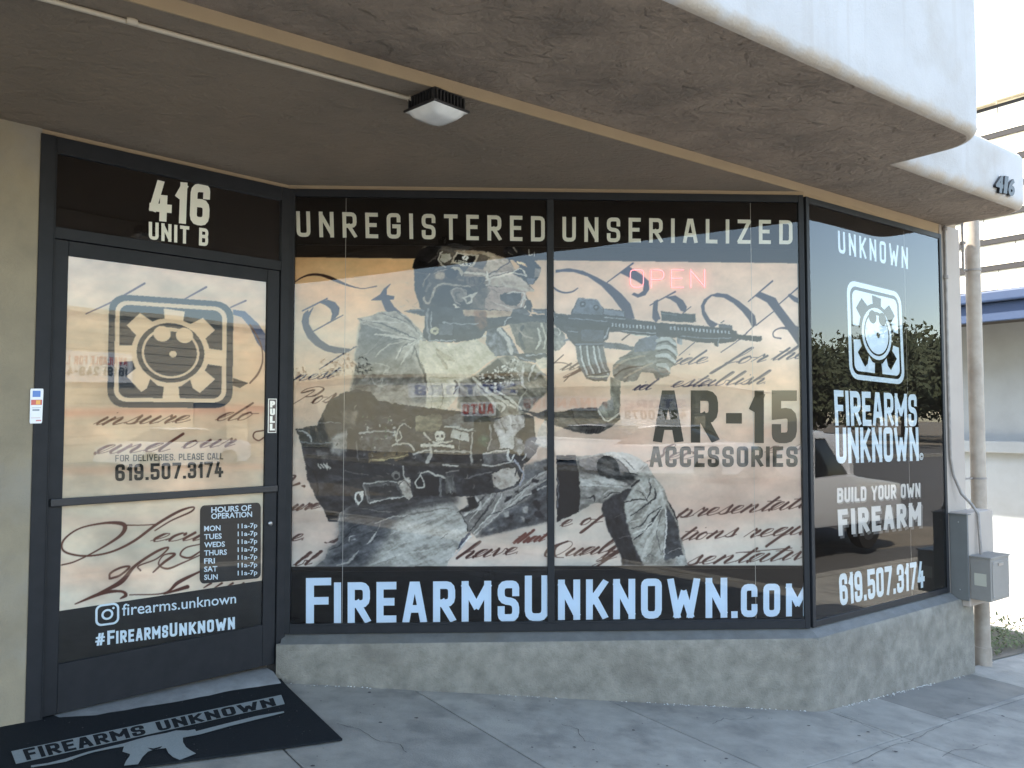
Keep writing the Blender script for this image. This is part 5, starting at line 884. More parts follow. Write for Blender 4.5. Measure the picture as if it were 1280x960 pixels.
# stucco base under the windows, with a sloped painted sill
def basewall():
    o = .075; mb = MB(); a0, a1 = W2.pt(-.005, 0, o), W2.pt(-.005, 0, -.08)
    n3 = W3.n; cor = W2.pt(W2.L, 0, 0) + (W2.n + W3.n) / (1 + np.dot(W2.n, W3.n)) * o
    e = W(1.80, o); pts = [W2.pt(-.02, 0, o - .01)] + [W2.pt(t, 0, o) for t in (.03,)] + [cor + (W2.pt(.03, 0, o) - cor) * t for t in np.linspace(.96, .02, 20)] + [cor + (e - cor) * t for t in np.linspace(0.012, .985, 14)] + [e + P * .012 - N * .012]
    inn = [W2.pt(-.02, 0, -.1)] * 2 + [q - W2.n * .2 for q in pts[2:22]] + [q - W3.n * .2 for q in pts[22:]]
    k = len(pts); vs = []; zt = .235
    rows = [-.6, -.2, -.1, 0., .08, .15, zt - .008, zt]
    for r, z in enumerate(rows):
        for i, q in enumerate(pts):
            w = .004 * (vnoise(np.array([q[0] * 9]), np.array([z * 14 + 3]), 2)[0] - .5) * (r > 0) ; ins = .006 if r == len(rows) - 1 else 0
            d = W2.n if i < 22 else W3.n; v = q + d * (w - ins); vs.append((v[0], v[1], z))
    m = len(rows); vs += [(q[0], q[1], zt) for q in inn]
    mb.add(vs, [(r * k + i, r * k + i + 1, (r + 1) * k + i + 1, (r + 1) * k + i) for r in range(m) for i in range(k - 1)] + [tuple(r * k for r in range(m + 1))])
    mb.build('base_wall', M['base'], shop, smooth=True, label='low grey stucco base wall under the windows')
    mb = MB(); s = [(.0, .277), (.066, .236), (.066, .22), (0, .22)]
    for pl, u0, u1 in ((W2, .0, W2.L), (W3, 0, 1.60)):
        mit = math.tan(.5 * math.acos(float(np.dot(W2.n, W3.n))))
        vs = [pl.pt(u0 + (-(d) * mit if pl is W3 else 0) + (0.0), z, d) for d, z in s] + [pl.pt(u1 + (d * mit if pl is W2 else 0), z, d) for d, z in s]
        mb.add(vs, [(0, 1, 5, 4), (1, 2, 6, 5), (2, 3, 7, 6), (3, 0, 4, 7), (3, 2, 1, 0), (4, 5, 6, 7)])
    mb.build('sill', M['sill'], shop, label='sloping blue-grey painted sill')
basewall()
# ---------------------------------------------------------------- film grid
def film(cv, pl, quad, res, parent, off=-.002, name='printed_film', label=None):
    c = [pl.uz(*q) for q in quad]; u0 = min(a[0] for a in c); u1 = max(a[0] for a in c); z0 = min(a[1] for a in c); z1 = max(a[1] for a in c)
    nu = int((quad[1][0] - quad[0][0]) * res) + 2; nz = int((quad[3][1] - quad[0][1]) * res) + 2
    U, Z = np.meshgrid(np.linspace(u0, u1, nu), np.linspace(z0, z1, nz)); U = U.ravel(); Z = Z.ravel()
    co = pl.o[None] + U[:, None] * pl.d[None] + pl.n[None] * off; co[:, 2] = Z
    px, py = project(co); im = cv.lin(); fx = np.clip((px - cv.x0) * cv.S, 0, cv.w - 1.01); fy = np.clip((py - cv.y0) * cv.S, 0, cv.h - 1.01)
    i, j = fx.astype(int), fy.astype(int); a = (fx - i)[:, None]; b = (fy - j)[:, None]
    col = (im[j, i] * (1 - a) + im[j, i + 1] * a) * (1 - b) + (im[j + 1, i] * (1 - a) + im[j + 1, i + 1] * a) * b
    g = np.arange(nu * nz).reshape(nz, nu); q = np.stack([g[:-1, :-1], g[:-1, 1:], g[1:, 1:], g[1:, :-1]], -1).reshape(-1, 4)
    me = bpy.data.meshes.new(name); me.vertices.add(len(co)); me.vertices.foreach_set('co', co.astype(np.float32).ravel())
    me.loops.add(q.size); me.loops.foreach_set('vertex_index', q.astype(np.int32).ravel()); me.polygons.add(len(q))
    me.polygons.foreach_set('loop_start', np.arange(0, q.size, 4, dtype=np.int32)); me.update()
    at = me.color_attributes.new('print', 'FLOAT_COLOR', 'POINT'); at.data.foreach_set('color', np.hstack([col, np.ones((len(col), 1))]).astype(np.float32).ravel())
    me.materials.append(M['print']); o = bpy.data.objects.new(name, me); COL.objects.link(o); o.parent = parent
    if label: o['label'] = label
    return o
def uzq(pl, quad): return [pl.uz(*q) for q in quad]
def rect_on(pl, u0, u1, z0, z1, off, m, name, parent, label=None, th=.0):
    mb = MB(); mb.add([pl.pt(u0, z0, off), pl.pt(u1, z0, off), pl.pt(u1, z1, off), pl.pt(u0, z1, off)], [(0, 1, 2, 3)])
    return mb.build(name, m, parent, label=label)
def bars(pl, u0, u1, z0, z1, wl, wr, wb, wt, d0, d1):
    mb = MB(); mb.pbox(pl, u0, u0 + wl, z0, z1, d0, d1); mb.pbox(pl, u1 - wr, u1, z0, z1, d0, d1)
    mb.pbox(pl, u0 + wl, u1 - wr, z0, z0 + wb, d0, d1 - .001); mb.pbox(pl, u0 + wl, u1 - wr, z1 - wt, z1, d0, d1 - .001); return mb
# ---------------------------------------------------------------- wide front window: two panes
ART = window_art()
um = W2.uz(688, 500)[0]; GO = .006
ZB, ZT = .277, ZH
win = bars(W2, .0, W2.L - .004, ZB, ZT, .040, .030, .045, .042, -.06, .022)
win.pbox(W2, um - .019, um + .019, ZB + .045, ZT - .042, -.06, .020)
win = win.build('window', M['frame'], shop, bevel=.002, seg=1, label='wide front window with two film-covered panes')
zt_art = W2.uz(500, 307)[1]; zb_art = W2.uz(500, 714)[1]
for k, (ua, ub) in enumerate(((.040, um - .019), (um + .019, W2.L - .034))):
    lb = ('left', 'right')[k]
    qx = [project([W2.pt(u, z, -.002)]) for u, z in ((ua, zt_art), (ub, zt_art), (ub, zb_art), (ua, zb_art))]
    quad = [(float(a[0][0]), float(a[1][0])) for a in qx]
    film(ART, W2, quad, 1.28, win, label=('film printed with a kneeling soldier over parchment script', 'film printed with a rifle, knee and parchment script')[k])
    rect_on(W2, ua, ub, ZB + .044, zb_art, -.002, M['black_print'], 'film_band', win, 'black film band along the bottom of the %s pane' % lb)
    rect_on(W2, ua, ub, zt_art, ZT - .041, -.002, M['black_print'], 'film_band', win, 'black film band along the top of the %s pane' % lb)
    rect_on(W2, ua, ub, ZB + .044, ZT - .041, .014, M['glass'], 'glass_pane', win, '%s glass pane reflecting the street' % lb)
    mb = MB(); mb.pbox(W2, ua, ub, ZB + .0455, ZB + .053, .0, .019); mb.build('glazing_bead', M['frame'], win)
for x in (430, 941):
    u = W2.uz(x, 500)[0]; rect_on(W2, u, u + .0025, ZB + .046, ZT - .043, .0004, M['seam'], 'film_seam', win, 'thin pale vertical seam in the window film')
L_ = dict(off=.0012)
text('UNREGISTERED', [(370, 264), (681, 270.5), (681, 302), (371, 296)], W2, M['cream_print'], win, t=.155, space=.36, label='cream lettering UNREGISTERED', **L_)
text('UNSERIALIZED', [(703, 271), (990.5, 275.5), (990.5, 305.5), (703, 302)], W2, M['cream_print'], win, t=.155, space=.36, label='cream lettering UNSERIALIZED', **L_)
text('F', [(382.5, 722.5), (414, 722), (414, 779.5), (382.5, 780)], W2, M['sky_print'], win, t=.165, space=.1, label='tall pale blue letter F', **L_)
text('IREARMS', [(417.5, 728), (649, 725.5), (649, 777), (417.5, 779.5)], W2, M['sky_print'], win, t=.185, space=.17, label='pale blue lettering IREARMS', **L_)
text('U', [(656, 719.5), (685.5, 719), (685.5, 776), (656, 776.5)], W2, M['sky_print'], win, t=.17, space=.1, label='tall pale blue letter U', **L_)
text('NKNOWN', [(697.5, 724.5), (909, 722), (909, 772), (697.5, 775)], W2, M['sky_print'], win, t=.185, space=.16, label='pale blue lettering NKNOWN', **L_)
rect_on(W2, W2.uz(914, 772)[0], W2.uz(922, 772)[0], W2.uz(914, 772.5)[1], W2.uz(914, 764)[1], .0012, M['sky_print'], 'lettering', win, 'pale blue full stop before COM')
text('COM', [(926, 730), (1011, 729), (1011, 770), (926, 771.5)], W2, M['sky_print'], win, t=.20, space=.2, label='pale blue lettering COM', **L_)
text('AR-15', [(817, 488), (996, 488), (996, 554), (817, 553)], W2, M['dark_print2'], win, t=.20, space=.17, label='large charcoal lettering AR-15', **L_)
text('ACCESSORIES', [(812, 558), (997, 558), (997, 583.5), (812, 584)], W2, M['dark_print2'], win, t=.19, space=.15, label='charcoal lettering ACCESSORIES', **L_)
# neon OPEN sign seen through the glass
neon = thing('neon_sign', 'pink glowing OPEN sign behind the upper right window pane', 'neon sign')
nq = quadmap(W2, [(787, 337), (881, 337), (881, 360), (787, 360)]); rb, w_ = layout('OPEN', .06, .34, .25, 1.3)
for gi, ch in enumerate('OPEN'):
    mb = MB()
    for g, lf, rt in rb:
        if g == gi:
            c = [(a + b) / 2 for a, b in zip(lf, rt)]; mb.tube([W2.pt(*nq(q[0] / w_, q[1]), .0068) for q in c], .0026, 6)
    mb.build('neon_tube', M['neon'], neon, label='pink neon letter ' + ch)
# ---------------------------------------------------------------- side window
sw = bars(W3, .008, 1.583, ZB, ZH - .004, .030, .030, .035, .035, -.06, .018).build('window', M['frame'], shop, bevel=.002, seg=1, label='side window covered in black film')
rect_on(W3, .038, 1.553, ZB + .034, ZH - .038, -.002, M['black_print'], 'printed_film', sw, 'black film on the side window')
rect_on(W3, .038, 1.553, ZB + .034, ZH - .038, .012, M['glass'], 'glass_pane', sw, 'glass pane reflecting sky, trees and a pickup')
u = W3.uz(1134, 480)[0]; rect_on(W3, u, u + .0025, ZB + .036, ZH - .04, .0001, M['seam'], 'film_seam', sw, 'thin pale vertical seam in the side window film')
text('UNKNOWN', [(1047, 288), (1134.5, 309.5), (1134.5, 336.5), (1048, 316)], W3, M['ice_print'], sw, t=.16, space=.30, label='white lettering UNKNOWN near the top', **L_)
text('FIREARMS', [(1042, 487.5), (1145.5, 493), (1146, 533), (1044, 532)], W3, M['ice_print'], sw, t=.18, space=.09, label='white lettering FIREARMS', **L_)
text('UNKNOWN', [(1044, 534.5), (1147.5, 534), (1148.5, 576), (1045, 579.5)], W3, M['ice_print'], sw, t=.18, space=.09, label='white lettering UNKNOWN under the emblem', **L_)
sans('\u00a9', [(1149, 566), (1154, 566), (1154, 575), (1149, 575)], W3, M['ice_print'], sw, off=.0012, label='small copyright mark')
for dx, dy, m, o, a, b in ((2.2, 3.2, 'greyshadow_print', .0008, 'shadow of ', ''), (0, 0, 'grey_print', .0018, '', '')):
    k = .45 if dx else 0
    text('BUILD YOUR OWN', [(1046 + dx * .5, 610 + dy * .6), (1150 + dx * .5, 603.5 + dy * .6), (1150 + dx * .5, 621 + dy * .6), (1046 + dx * .5, 628.5 + dy * .6)], W3, M[m], sw, off=o, t=.20, space=.12, label=a + 'silver lettering BUILD YOUR OWN')
    text('FIREARM', [(1046.5 + dx, 637 + dy), (1151 + dx, 627.5 + dy), (1151 + dx, 657 + dy), (1048 + dx, 670 + dy)], W3, M[m], sw, off=o, t=.22, space=.16, label=a + 'silver lettering FIREARM')
text('619.507.3174', [(1048, 717.5), (1155.5, 700.5), (1155.5, 734), (1050, 757.5)], W3, M['ice_print'], sw, t=.19, space=.09, label='white telephone number 619.507.3174', **L_)
lq = quadmap(W3, [(1058, 349), (1126, 366), (1131, 481), (1062, 473.5)])
for s, fgm, nm in ((1, 'ice_print', 'white'), (0, 'black_print', 'black')):
    mb = MB()
    for i, (pp, fg) in enumerate(logo_layers()):
        if fg == s: mb.add([W3.pt(*lq(a, 1 - b), .0004 + i * .00022) for a, b in pp], [tuple(range(len(pp)))])
    mb.build('emblem', M[fgm], sw, label=nm + ' shapes of the cog and disc emblem')
# ---------------------------------------------------------------- door and transom in the recess
fr = MB()
uL = W1.uz(62, 500)[0]; uR = W1.uz(346, 500)[0]; zTop = W1.uz(200, 309)[1]; zTr = W1.uz(200, 318)[1]
Z0d = .10
fr.pbox(W1, .0, uL - .004, Z0d - .1, ZH, -.08, .024); fr.pbox(W1, uR + .004, W1.L - .0, Z0d - .1, ZH, -.08, .024)
fr.pbox(W1, uL - .004, uR + .004, ZH - .075, ZH, -.08, .022); fr.pbox(W1, uL - .004, uR + .004, zTr + .002, zTr + .055, -.08, .022)
fr.pbox(W1, .06, .066, Z0d - .1, ZH - .01, .024, .029)
tf = fr.build('door_frame', M['frame'], shop, bevel=.002, seg=1, label='dark metal frame round the shop door and transom')
rect_on(W1, uL - .003, uR + .003, zTr + .053, ZH - .073, -.004, M['black_print'], 'transom_film', tf, 'dark brown film over the transom')
rect_on(W1, uL - .003, uR + .003, zTr + .053, ZH - .073, .008, M['glass'], 'glass_pane', tf, 'transom glass above the door')
text('416', [(188, 224), (263, 231), (261, 283), (186, 275)], W1, M['cream_print'], tf, off=.0, t=.20, space=.10, wide=1.05, label='cream street number 416')
text('UNIT B', [(186, 277), (260.5, 286), (260, 308), (186, 299)], W1, M['cream_print'], tf, off=.0, t=.19, space=.16, label='cream lettering UNIT B')
gl, gr = W1.uz(80, 500)[0], W1.uz(331, 500)[0]; gt = W1.uz(200, 335)[1]; gb = W1.uz(200, 825)[1]
dz = .13; mb = MB()
mb.pbox(W1, uL, gl, dz, zTr, -.05, .014); mb.pbox(W1, gr, uR, dz, zTr, -.05, .014); mb.pbox(W1, gl, gr, gt, zTr, -.05, .012)
zk = W1.uz(200, 805)[1]; mb.pbox(W1, gl, gr, dz, zk, -.05, .012)
door = mb.build('door', M['frame'], shop, bevel=.002, seg=1, label='dark framed glass shop door with printed film')
zf = W1.uz(200, 745)[1]
c = [project([W1.pt(a, b, -.002)]) for a, b in ((gl, gt), (gr, gt), (gr, zf), (gl, zf))]
DA = door_art(); film(DA, W1, [(float(a[0][0]), float(a[1][0])) for a in c], 1.3, door, label='parchment film with emblem and brown script')
rect_on(W1, gl, gr, zk - .002, zf, -.002, M['door_panel'], 'film_band', door, 'black film across the foot of the door glass')
rect_on(W1, gl, gr, zk - .002, gt + .002, .004, M['glass'], 'glass_pane', door, 'door glass reflecting the building opposite')
mb = MB(); za, zb_ = W1.uz(67, 625)[1], W1.uz(340, 612.6)[1]; zz = (za + zb_) / 2
mb.pbox(W1, uL + .006, uR - .006, zz - .017, zz + .017, .016, .038)
mb.build('push_bar', M['black'], door, bevel=.004, label='black horizontal push bar')
mb = MB(); lu, lz = W1.uz(336, 654); mb.lathe(W1.pt(lu, lz, .014), [(.013, 0), (.013, .006), (.010, .009), (.003, .010)], 14, W1.n); mb.build('lock', M['chrome'], door, smooth=True, label='round door lock')
# small things on the door
pq = [(333.5, 498.5), (344, 498.5), (343.5, 541), (333, 541)]; pu = uzq(W1, pq); a0, a1 = min(q[0] for q in pu), max(q[0] for q in pu); b0, b1 = min(q[1] for q in pu), max(q[1] for q in pu)
ps = MB().pbox(W1, a0, a1, b0, b1, .014, .017).build('pull_sign', M['cream_print'], door, bevel=.001, label='small upright PULL sign')
d = .004; MB().pbox(W1, a0 + d, a1 - d, b0 + d, b1 - d, .0165, .0176).build('sign_face', mat('brown_sign_face', (.10, .07, .055), .5), ps) if False else rect_on(W1, a0 + d, a1 - d, b0 + d, b1 - d, .0176, mat('brown_sign_face', (.10, .07, .055), .5), 'pull_sign_face', door, 'brown face of the PULL sign')
for i, ch in enumerate('PULL'):
    zc = b1 - .012 - (b1 - b0 - .02) * i / 4; h = (b1 - b0 - .024) / 4 - .004; rb, w_ = layout(ch, .26, .1, .2)
    ribbon_mesh(rb, w_, (lambda a, b, zc=zc, h=h: (a0 + .010 + (a1 - a0 - .020) * a, zc - h * (1 - b))), W1, .0182).build('lettering', M['cream_print'], door, label='letter %s of PULL' % ch)
bq = quadmap(W1, [(250, 632), (326, 628), (326, 722.5), (249.5, 730)]); mb = MB()
mb.add([W1.pt(*bq(a, b), .0002) for a, b in rbox(0, .07)], [tuple(range(24))]); mb.build('hours_panel', M['board'], door, label='dark rounded panel of opening hours')
ib = M['ice_print']
sans('HOURS OF', [(264, 634), (314, 631), (314, 638.3), (264, 641)], W1, ib, door, off=.0012, bold=.02, label='white lettering HOURS OF')
sans('OPERATION', [(264, 641.8), (315, 639.2), (315, 646.2), (264, 649)], W1, ib, door, off=.0012, bold=.02, label='white lettering OPERATION')
for i, dd in enumerate(('MON', 'TUES', 'WEDS', 'THURS', 'FRI', 'SAT', 'SUN')):
    wd = (20.5, 22, 26, 28.5, 13.5, 16.5, 17)[i]; y = 664.2 + 10.15 * i; t_ = -.045 * wd
    sans(dd, [(255, y - 6.8), (255 + wd, y - 6.8 + t_), (255 + wd, y + t_), (255, y)], W1, ib, door, off=.0012, bold=.022, label='white lettering ' + dd)
    y2 = 661 + 9.8 * i; sans('11a-7p', [(297, y2 - 6.3), (321.5, y2 - 7.5), (321.5, y2 + .2), (297, y2 + 1.4)], W1, ib, door, off=.0012, bold=.018, label='white opening hours beside ' + dd)
text('FOR DELIVERIES. PLEASE CALL', [(144, 568.8), (279, 566), (279, 574.2), (144, 577)], W1, M['dark_print2'], door, off=.0008, t=.15, space=.13, label='small dark lettering FOR DELIVERIES PLEASE CALL')
text('619.507.3174', [(144, 580.5), (279, 576.5), (279, 596.5), (144, 601.5)], W1, M['dark_print'], door, off=.0008, t=.18, space=.12, label='dark telephone number on the door')
sans('firearms.unknown', [(152.5, 755), (295, 741.5), (295, 754), (152.5, 770)], W1, ib, door, off=.0008, bold=.008, label='white lettering firearms.unknown')
text('#', [(119, 792), (131, 790.5), (131, 806), (119, 807.5)], W1, ib, door, off=.0008, t=.15, label='white hash mark')
text('F', [(134, 788.5), (143.5, 787.3), (143.5, 804.8), (134, 806)], W1, ib, door, off=.0008, t=.19, label='white letter F on the door')
text('IREARMS', [(145, 788.8), (210, 781), (210, 796.5), (145, 804.6)], W1, ib, door, off=.0008, t=.21, space=.14, label='white lettering IREARMS on the door')
text('U', [(212, 779), (221.5, 777.8), (221.5, 795), (212, 796.2)], W1, ib, door, off=.0008, t=.19, label='white letter U on the door')
text('NKNOWN', [(224, 779.3), (293.5, 771), (293.5, 786.3), (224, 795)], W1, ib, door, off=.0008, t=.21, space=.14, label='white lettering NKNOWN on the door')
iq = quadmap(W1, [(119, 756.5), (149, 752.5), (149, 779.5), (119, 783.5)]); mb = MB()
def ring_on(mb, outer, inner, f, pl, off):
    k = len(outer); mb.add([pl.pt(*f(*q), off) for q in outer + inner], [(i, (i + 1) % k, k + (i + 1) % k, k + i) for i in range(k)])
ring_on(mb, rbox(0, .27), rbox(.095, .19), iq, W1, .0008); ring_on(mb, circ(.5, .5, .25), circ(.5, .5, .155), iq, W1, .0008); mb.add([W1.pt(*iq(*q), .0008) for q in circ(.755, .76, .055, 10)], [tuple(range(10))])
mb.build('emblem', ib, door, label='white camera outline icon')
# payment sticker
sq = [(36, 486), (52.5, 486), (50.5, 529), (35, 529.5)]; su = uzq(W1, sq); f = quadmap(W1, sq)
stk = thing('sticker', 'white payment card sticker on the dark door jamb', 'sticker')
sb = MB(); sb.add([W1.pt(*f(a, b), .0250) for a, b in rbox(0, .07)], [tuple(range(24))]); sb.build('sticker_sheet', mat('sticker_white', (.78, .80, .82), .4), stk)
for (x0, x1, y0, y1), c_, nm in (((.18, .78, .76, .94), (.10, .22, .55), 'blue card mark'), ((.08, .92, .53, .68), (.55, .12, .10), 'red card mark'), ((.45, .80, .545, .665), (.80, .42, .10), 'orange card mark'), ((.15, .85, .445, .455), (.2, .2, .25), 'thin line'), ((.2, .75, .36, .41), (.25, .3, .35), 'grey card name'), ((.1, .85, .155, .165), (.5, .25, .25), 'thin red line'), ((.5, .92, .06, .10), (.62, .25, .25), 'red stripe')):
    mb = MB(); mb.add([W1.pt(*f(a, b), .0254 + (.0004 if 'orange' in nm else 0)) for a, b in ((x0, y0), (x1, y0), (x1, y1), (x0, y1))], [(0, 1, 2, 3)]); mb.build('card_mark', mat(nm.replace(' ', '_'), c_, .4), stk, label=nm)
# ---------------------------------------------------------------- soffit light and conduit
lampt = thing('ceiling_light', 'square black finned floodlight with frosted lens under the soffit', 'light')
lc = [atZ(506.8, 143.5, 2.668), atZ(548, 158, 2.668), atZ(590, 141.5, 2.668), atZ(538, 125, 2.668)]; cen = sum(lc) / 4
ex = (lc[2] - lc[0]); ex[2] = 0; ey = (lc[1] - lc[3]); ey[2] = 0; hx = np.linalg.norm((lc[1] - lc[0])[:2]) / 2 * 1.06; a1_ = lc[1] - lc[0]; a1_[2] = 0; a1_ /= np.linalg.norm(a1_); a2_ = np.array([-a1_[1], a1_[0], 0])
def lb(mb, x0, x1, y0, y1, z0, z1):
    mb.hexa([np.array([cen[0], cen[1], 0]) + a1_ * x + a2_ * y + np.array([0, 0, z]) for z in (z0, z1) for x, y in ((x0, y0), (x1, y0), (x1, y1), (x0, y1))])
h = hx
mb = MB(); lb(mb, -h * .8, h * .8, -h * .8, h * .8, 2.690, ZS + .002); mb.build('housing', M['black'], lampt, bevel=.006)
for k in range(9):
    t_ = -h * .76 + k * h * 1.52 / 8
    for ax in (0, 1):
        mb = MB()
        lb(mb, *((t_ - .0025, t_ + .0025, -h * .93, h * .93) if ax else (-h * .93, h * .93, t_ - .0025, t_ + .0025)), 2.682, ZS - .008 - .001 * ax); mb.build('fin', M['black'], lampt)
mb = MB(); lb(mb, -h * 1.02, h * 1.02, -h * 1.02, h * 1.02, 2.672, 2.6815); mb.build('rim', M['black'], lampt, bevel=.003)
mb = MB(); k = 9; vs = []
for i in range(k):
    for j in range(k):
        x, y = -1 + 2 * i / (k - 1), -1 + 2 * j / (k - 1); z = 2.671 - .030 * (1 - x ** 4) ** .6 * (1 - y ** 4) ** .6
        q = np.array([cen[0], cen[1], z]) + a1_ * x * h * .96 + a2_ * y * h * .96; vs.append(q)
mb.add(vs, [(i * k + j, i * k + j + 1, (i + 1) * k + j + 1, (i + 1) * k + j) for i in range(k - 1) for j in range(k - 1)]); mb.build('lens', M['lens'], lampt, smooth=True)
mb = MB(); lb(mb, -.006, .006, h * .93, h * 1.06, 2.683, 2.715); mb.build('latch', M['lens'], lampt, label='small pale latch on the housing edge')
cd = thing('conduit_pipe', 'thin tan conduit running along the soffit to the floodlight', 'conduit'); zc_ = ZS - .010
q0_, q1_, q2_ = atZ(-150, -57, zc_), atZ(165, 27, zc_), atZ(516, 124.5, zc_)
MB().tube([q0_, q2_], .0085, 10).build('tube', M['conduit'], cd, smooth=True); dd_ = (q2_ - q0_) / np.linalg.norm(q2_ - q0_)
MB().tube([q1_ - dd_ * .016, q1_ - dd_ * .006, q1_ + dd_ * .006, q1_ + dd_ * .016], [.0105, .013, .013, .0105], 12).build('coupling', M['conduit'], cd, smooth=True)
MB().tube([q2_ - dd_ * .02, q2_ + dd_ * .02], .0125, 12).build('coupling', M['conduit'], cd, smooth=True)
# ---------------------------------------------------------------- pipes and boxes at the right end
dp = thing('downpipe', 'thick painted rain pipe at the right end of the shop wall', 'pipe', loc=(0, 0, 0))
pc = (2.09, -.005)
MB().tube([W(*pc, -.30), W(*pc, 3.1)], .05, 20).build('tube', M['pipe'], dp, smooth=True)
MB().tube([W(*pc, -.335), W(*pc, -.29), W(*pc, -.17)], [.054, .056, .056], 20).build('collar', M['pipe'], dp, smooth=True)
for z in (2.52, 1.02): MB().tube([W(*pc, z - .007), W(*pc, z + .007)], .054, 20).build('strap', M['conduit_dk'], dp, smooth=True)
for z in (2.52, 1.02): MB().wbox(1.86, pc[0] - .04, -.03, -.018, z - .006, z + .006).build('bracket', M['conduit_dk'], dp)
c1 = thing('conduit_pipe', 'thin rusty grey conduit descending the pilaster beside the side window', 'conduit')
MB().tube([W(1.632, .018, ZO - .01), W(1.632, .018, 1.25), W(1.636, .018, 1.17), W(1.66, .022, 1.06), W(1.71, .05, .93), W(1.745, .10, .86), W(1.752, .135, .80), W(1.745, .15, .53)], .0095, 10).build('tube', M['conduit_dk'], c1, smooth=True)
for z in (ZO - .03, 2.42): MB().lathe(W(1.632, .018, z), [(.012, -.014), (.018, -.010), (.018, .010), (.012, .014)], 12).build('fitting', M['conduit_dk'], c1, smooth=True)
c2 = thing('conduit_pipe', 'short grey conduit squeezed between pilaster and rain pipe', 'conduit')
MB().tube([W(1.93, .0, ZO + .1), W(1.93, .0, 2.50)], .009, 8).build('tube', M['conduit_dk'], c2, smooth=True); MB().lathe(W(1.93, .0, 2.7), [(.012, -.01), (.02, -.008), (.02, .008), (.012, .01)], 10).build('fitting', M['conduit_dk'], c2, smooth=True)
bx = thing('utility_box', 'slate grey upright chase box on the base wall at the pilaster', 'utility box')
MB().wbox(1.612, 1.632, .010, .125, .232, .80).build('cover', M['greybox_dark'], bx, bevel=.003); MB().wbox(1.6325, 2.0, .0, .122, .19, .812).build('casing', M['pilaster'], bx, bevel=.006, label='pale painted stucco casing')
MB().wbox(1.6, 1.66, .008, .13, .80, .806).build('lid', M['greybox_dark'], bx)
b2 = thing('utility_box', 'square grey electrical box projecting in front of the rain pipe', 'utility box')
MB().wbox(1.640, 1.915, .124, .252, .243, .522).build('housing', M['grey_box'], b2, bevel=.004); MB().wbox(1.634, 1.921, .122, .258, .522, .532).build('lid', M['grey_box'], b2, bevel=.003); MB().wbox(1.66, 1.895, .2515, .256, .26, .505).build('front_cover', M['grey_box'], b2, bevel=.002)
MB().wbox(1.74, 1.81, .2565, .262, .47, .49).build('latch', M['chrome'], b2, bevel=.002)
for p, z in ((1.675, .275), (1.88, .275), (1.675, .49), (1.88, .49)): MB().lathe(W(p, .256, z), [(.005, 0), (.005, .002), (.003, .003)], 8, N).build('screw', M['chrome'], b2)
for z in (.30, .75): MB().lathe(W(1.611, .07, z), [(.005, 0), (.005, .002), (.003, .003)], 8, -P).build('screw', M['chrome'], bx)
MB().wbox(1.6385, 1.64, .15, .225, .34, .42).build('warning_label', mat('faded_label', (.34, .33, .27), .6), b2)
# house number on the low canopy
hn = thing('house_number', 'black metal numerals 416 on the low white canopy', 'house number')
FN = Pl(W(0, .527), W(1, .527)); FN.n = N.copy()
for ch, q in (('4', [(1241, 219), (1250.5, 221), (1250.5, 243), (1241, 240)]), ('1', [(1250.5, 220), (1257, 221.5), (1257, 244), (1250.5, 242)]), ('6', [(1257, 223), (1265, 225), (1264.5, 247), (1256.5, 245)])):
    sans(ch, q, FN, M['black'], hn, off=.010, bold=.045, extr=.008, name='numeral', shear=.12, label='numeral ' + ch)
# ---------------------------------------------------------------- door mat
mt = thing('door_mat', 'black door mat with shop name and rifle in grey', 'door mat')
ca = gpt(350, 853); cb = gpt(428, 928); e1 = (cb - ca); e1[2] = 0; wd = np.linalg.norm(e1); e1 /= wd; e2 = np.array([-abs(e1[1]), -abs(e1[0]), 0.]) ; e2 = -np.array([-e1[1], e1[0], 0.]) if np.dot(np.array([-e1[1], e1[0], 0.]), np.array([-1, -1, 0])) < 0 else np.array([-e1[1], e1[0], 0.])
e2 = e2 + e1 * -.045; e2 /= np.linalg.norm(e2)
def mpt(s, t, dz): q = ca + e1 * s + e2 * t; return np.array([q[0], q[1], gz(q[0], q[1]) + dz])
mb = MB(); ns_, nt_ = 12, 24; vs = []
for z in (.0, 1.):
    for i in range(ns_ + 1):
        for j in range(nt_ + 1):
            s, t = wd * i / ns_, 1.55 * j / nt_; lift = .010 * max(0, 1 - s / .12) * (.5 + .5 * math.sin(t * 5 + .6)) + .0025 * math.sin(t * 7) * math.sin(s * 6)
            vs.append(mpt(s - .028 * math.exp(-((t - 1.1) / .25) ** 2) * (s < .2), t, .008 + .008 * z + max(lift, 0)))
k = nt_ + 1; off = (ns_ + 1) * k
fs = [(i * k + j + off, i * k + j + 1 + off, (i + 1) * k + j + 1 + off, (i + 1) * k + j + off) for i in range(ns_) for j in range(nt_)]
bd = [(0, j) for j in range(nt_)] + [(i, nt_) for i in range(ns_)] + [(ns_, j) for j in range(nt_, 0, -1)] + [(i, 0) for i in range(ns_, 0, -1)]
ids = [a * k + b for a, b in bd]; fs += [(ids[i], ids[(i + 1) % len(ids)], ids[(i + 1) % len(ids)] + off, ids[i] + off) for i in range(len(ids))]
mb.add(vs, fs); mb.build('mat_body', M['mat_black'], mt, smooth=True)
def on_mat(x, y, dz): return gpt(x, y, dz)
def matpoly(pts, dz, m, name, label):
    mb = MB(); q = [on_mat(x, y, dz) for x, y in pts]; mb.add(q, [tuple(range(len(q)))])
    me = mb.build(name, m, mt, label=label); return me
matpoly([(14, 939), (351.6, 868.5), (356, 880), (20, 955)], .0215, M['mat_white'], 'mat_band', 'grey band holding the name')
rb, w_ = layout('FIREARMS UNKN~~~~~O~~~~~WN'.replace('~', ''), .20, .12); qd = [(28, 937), (341.5, 872.2), (345.5, 881.8), (33.5, 950.5)]
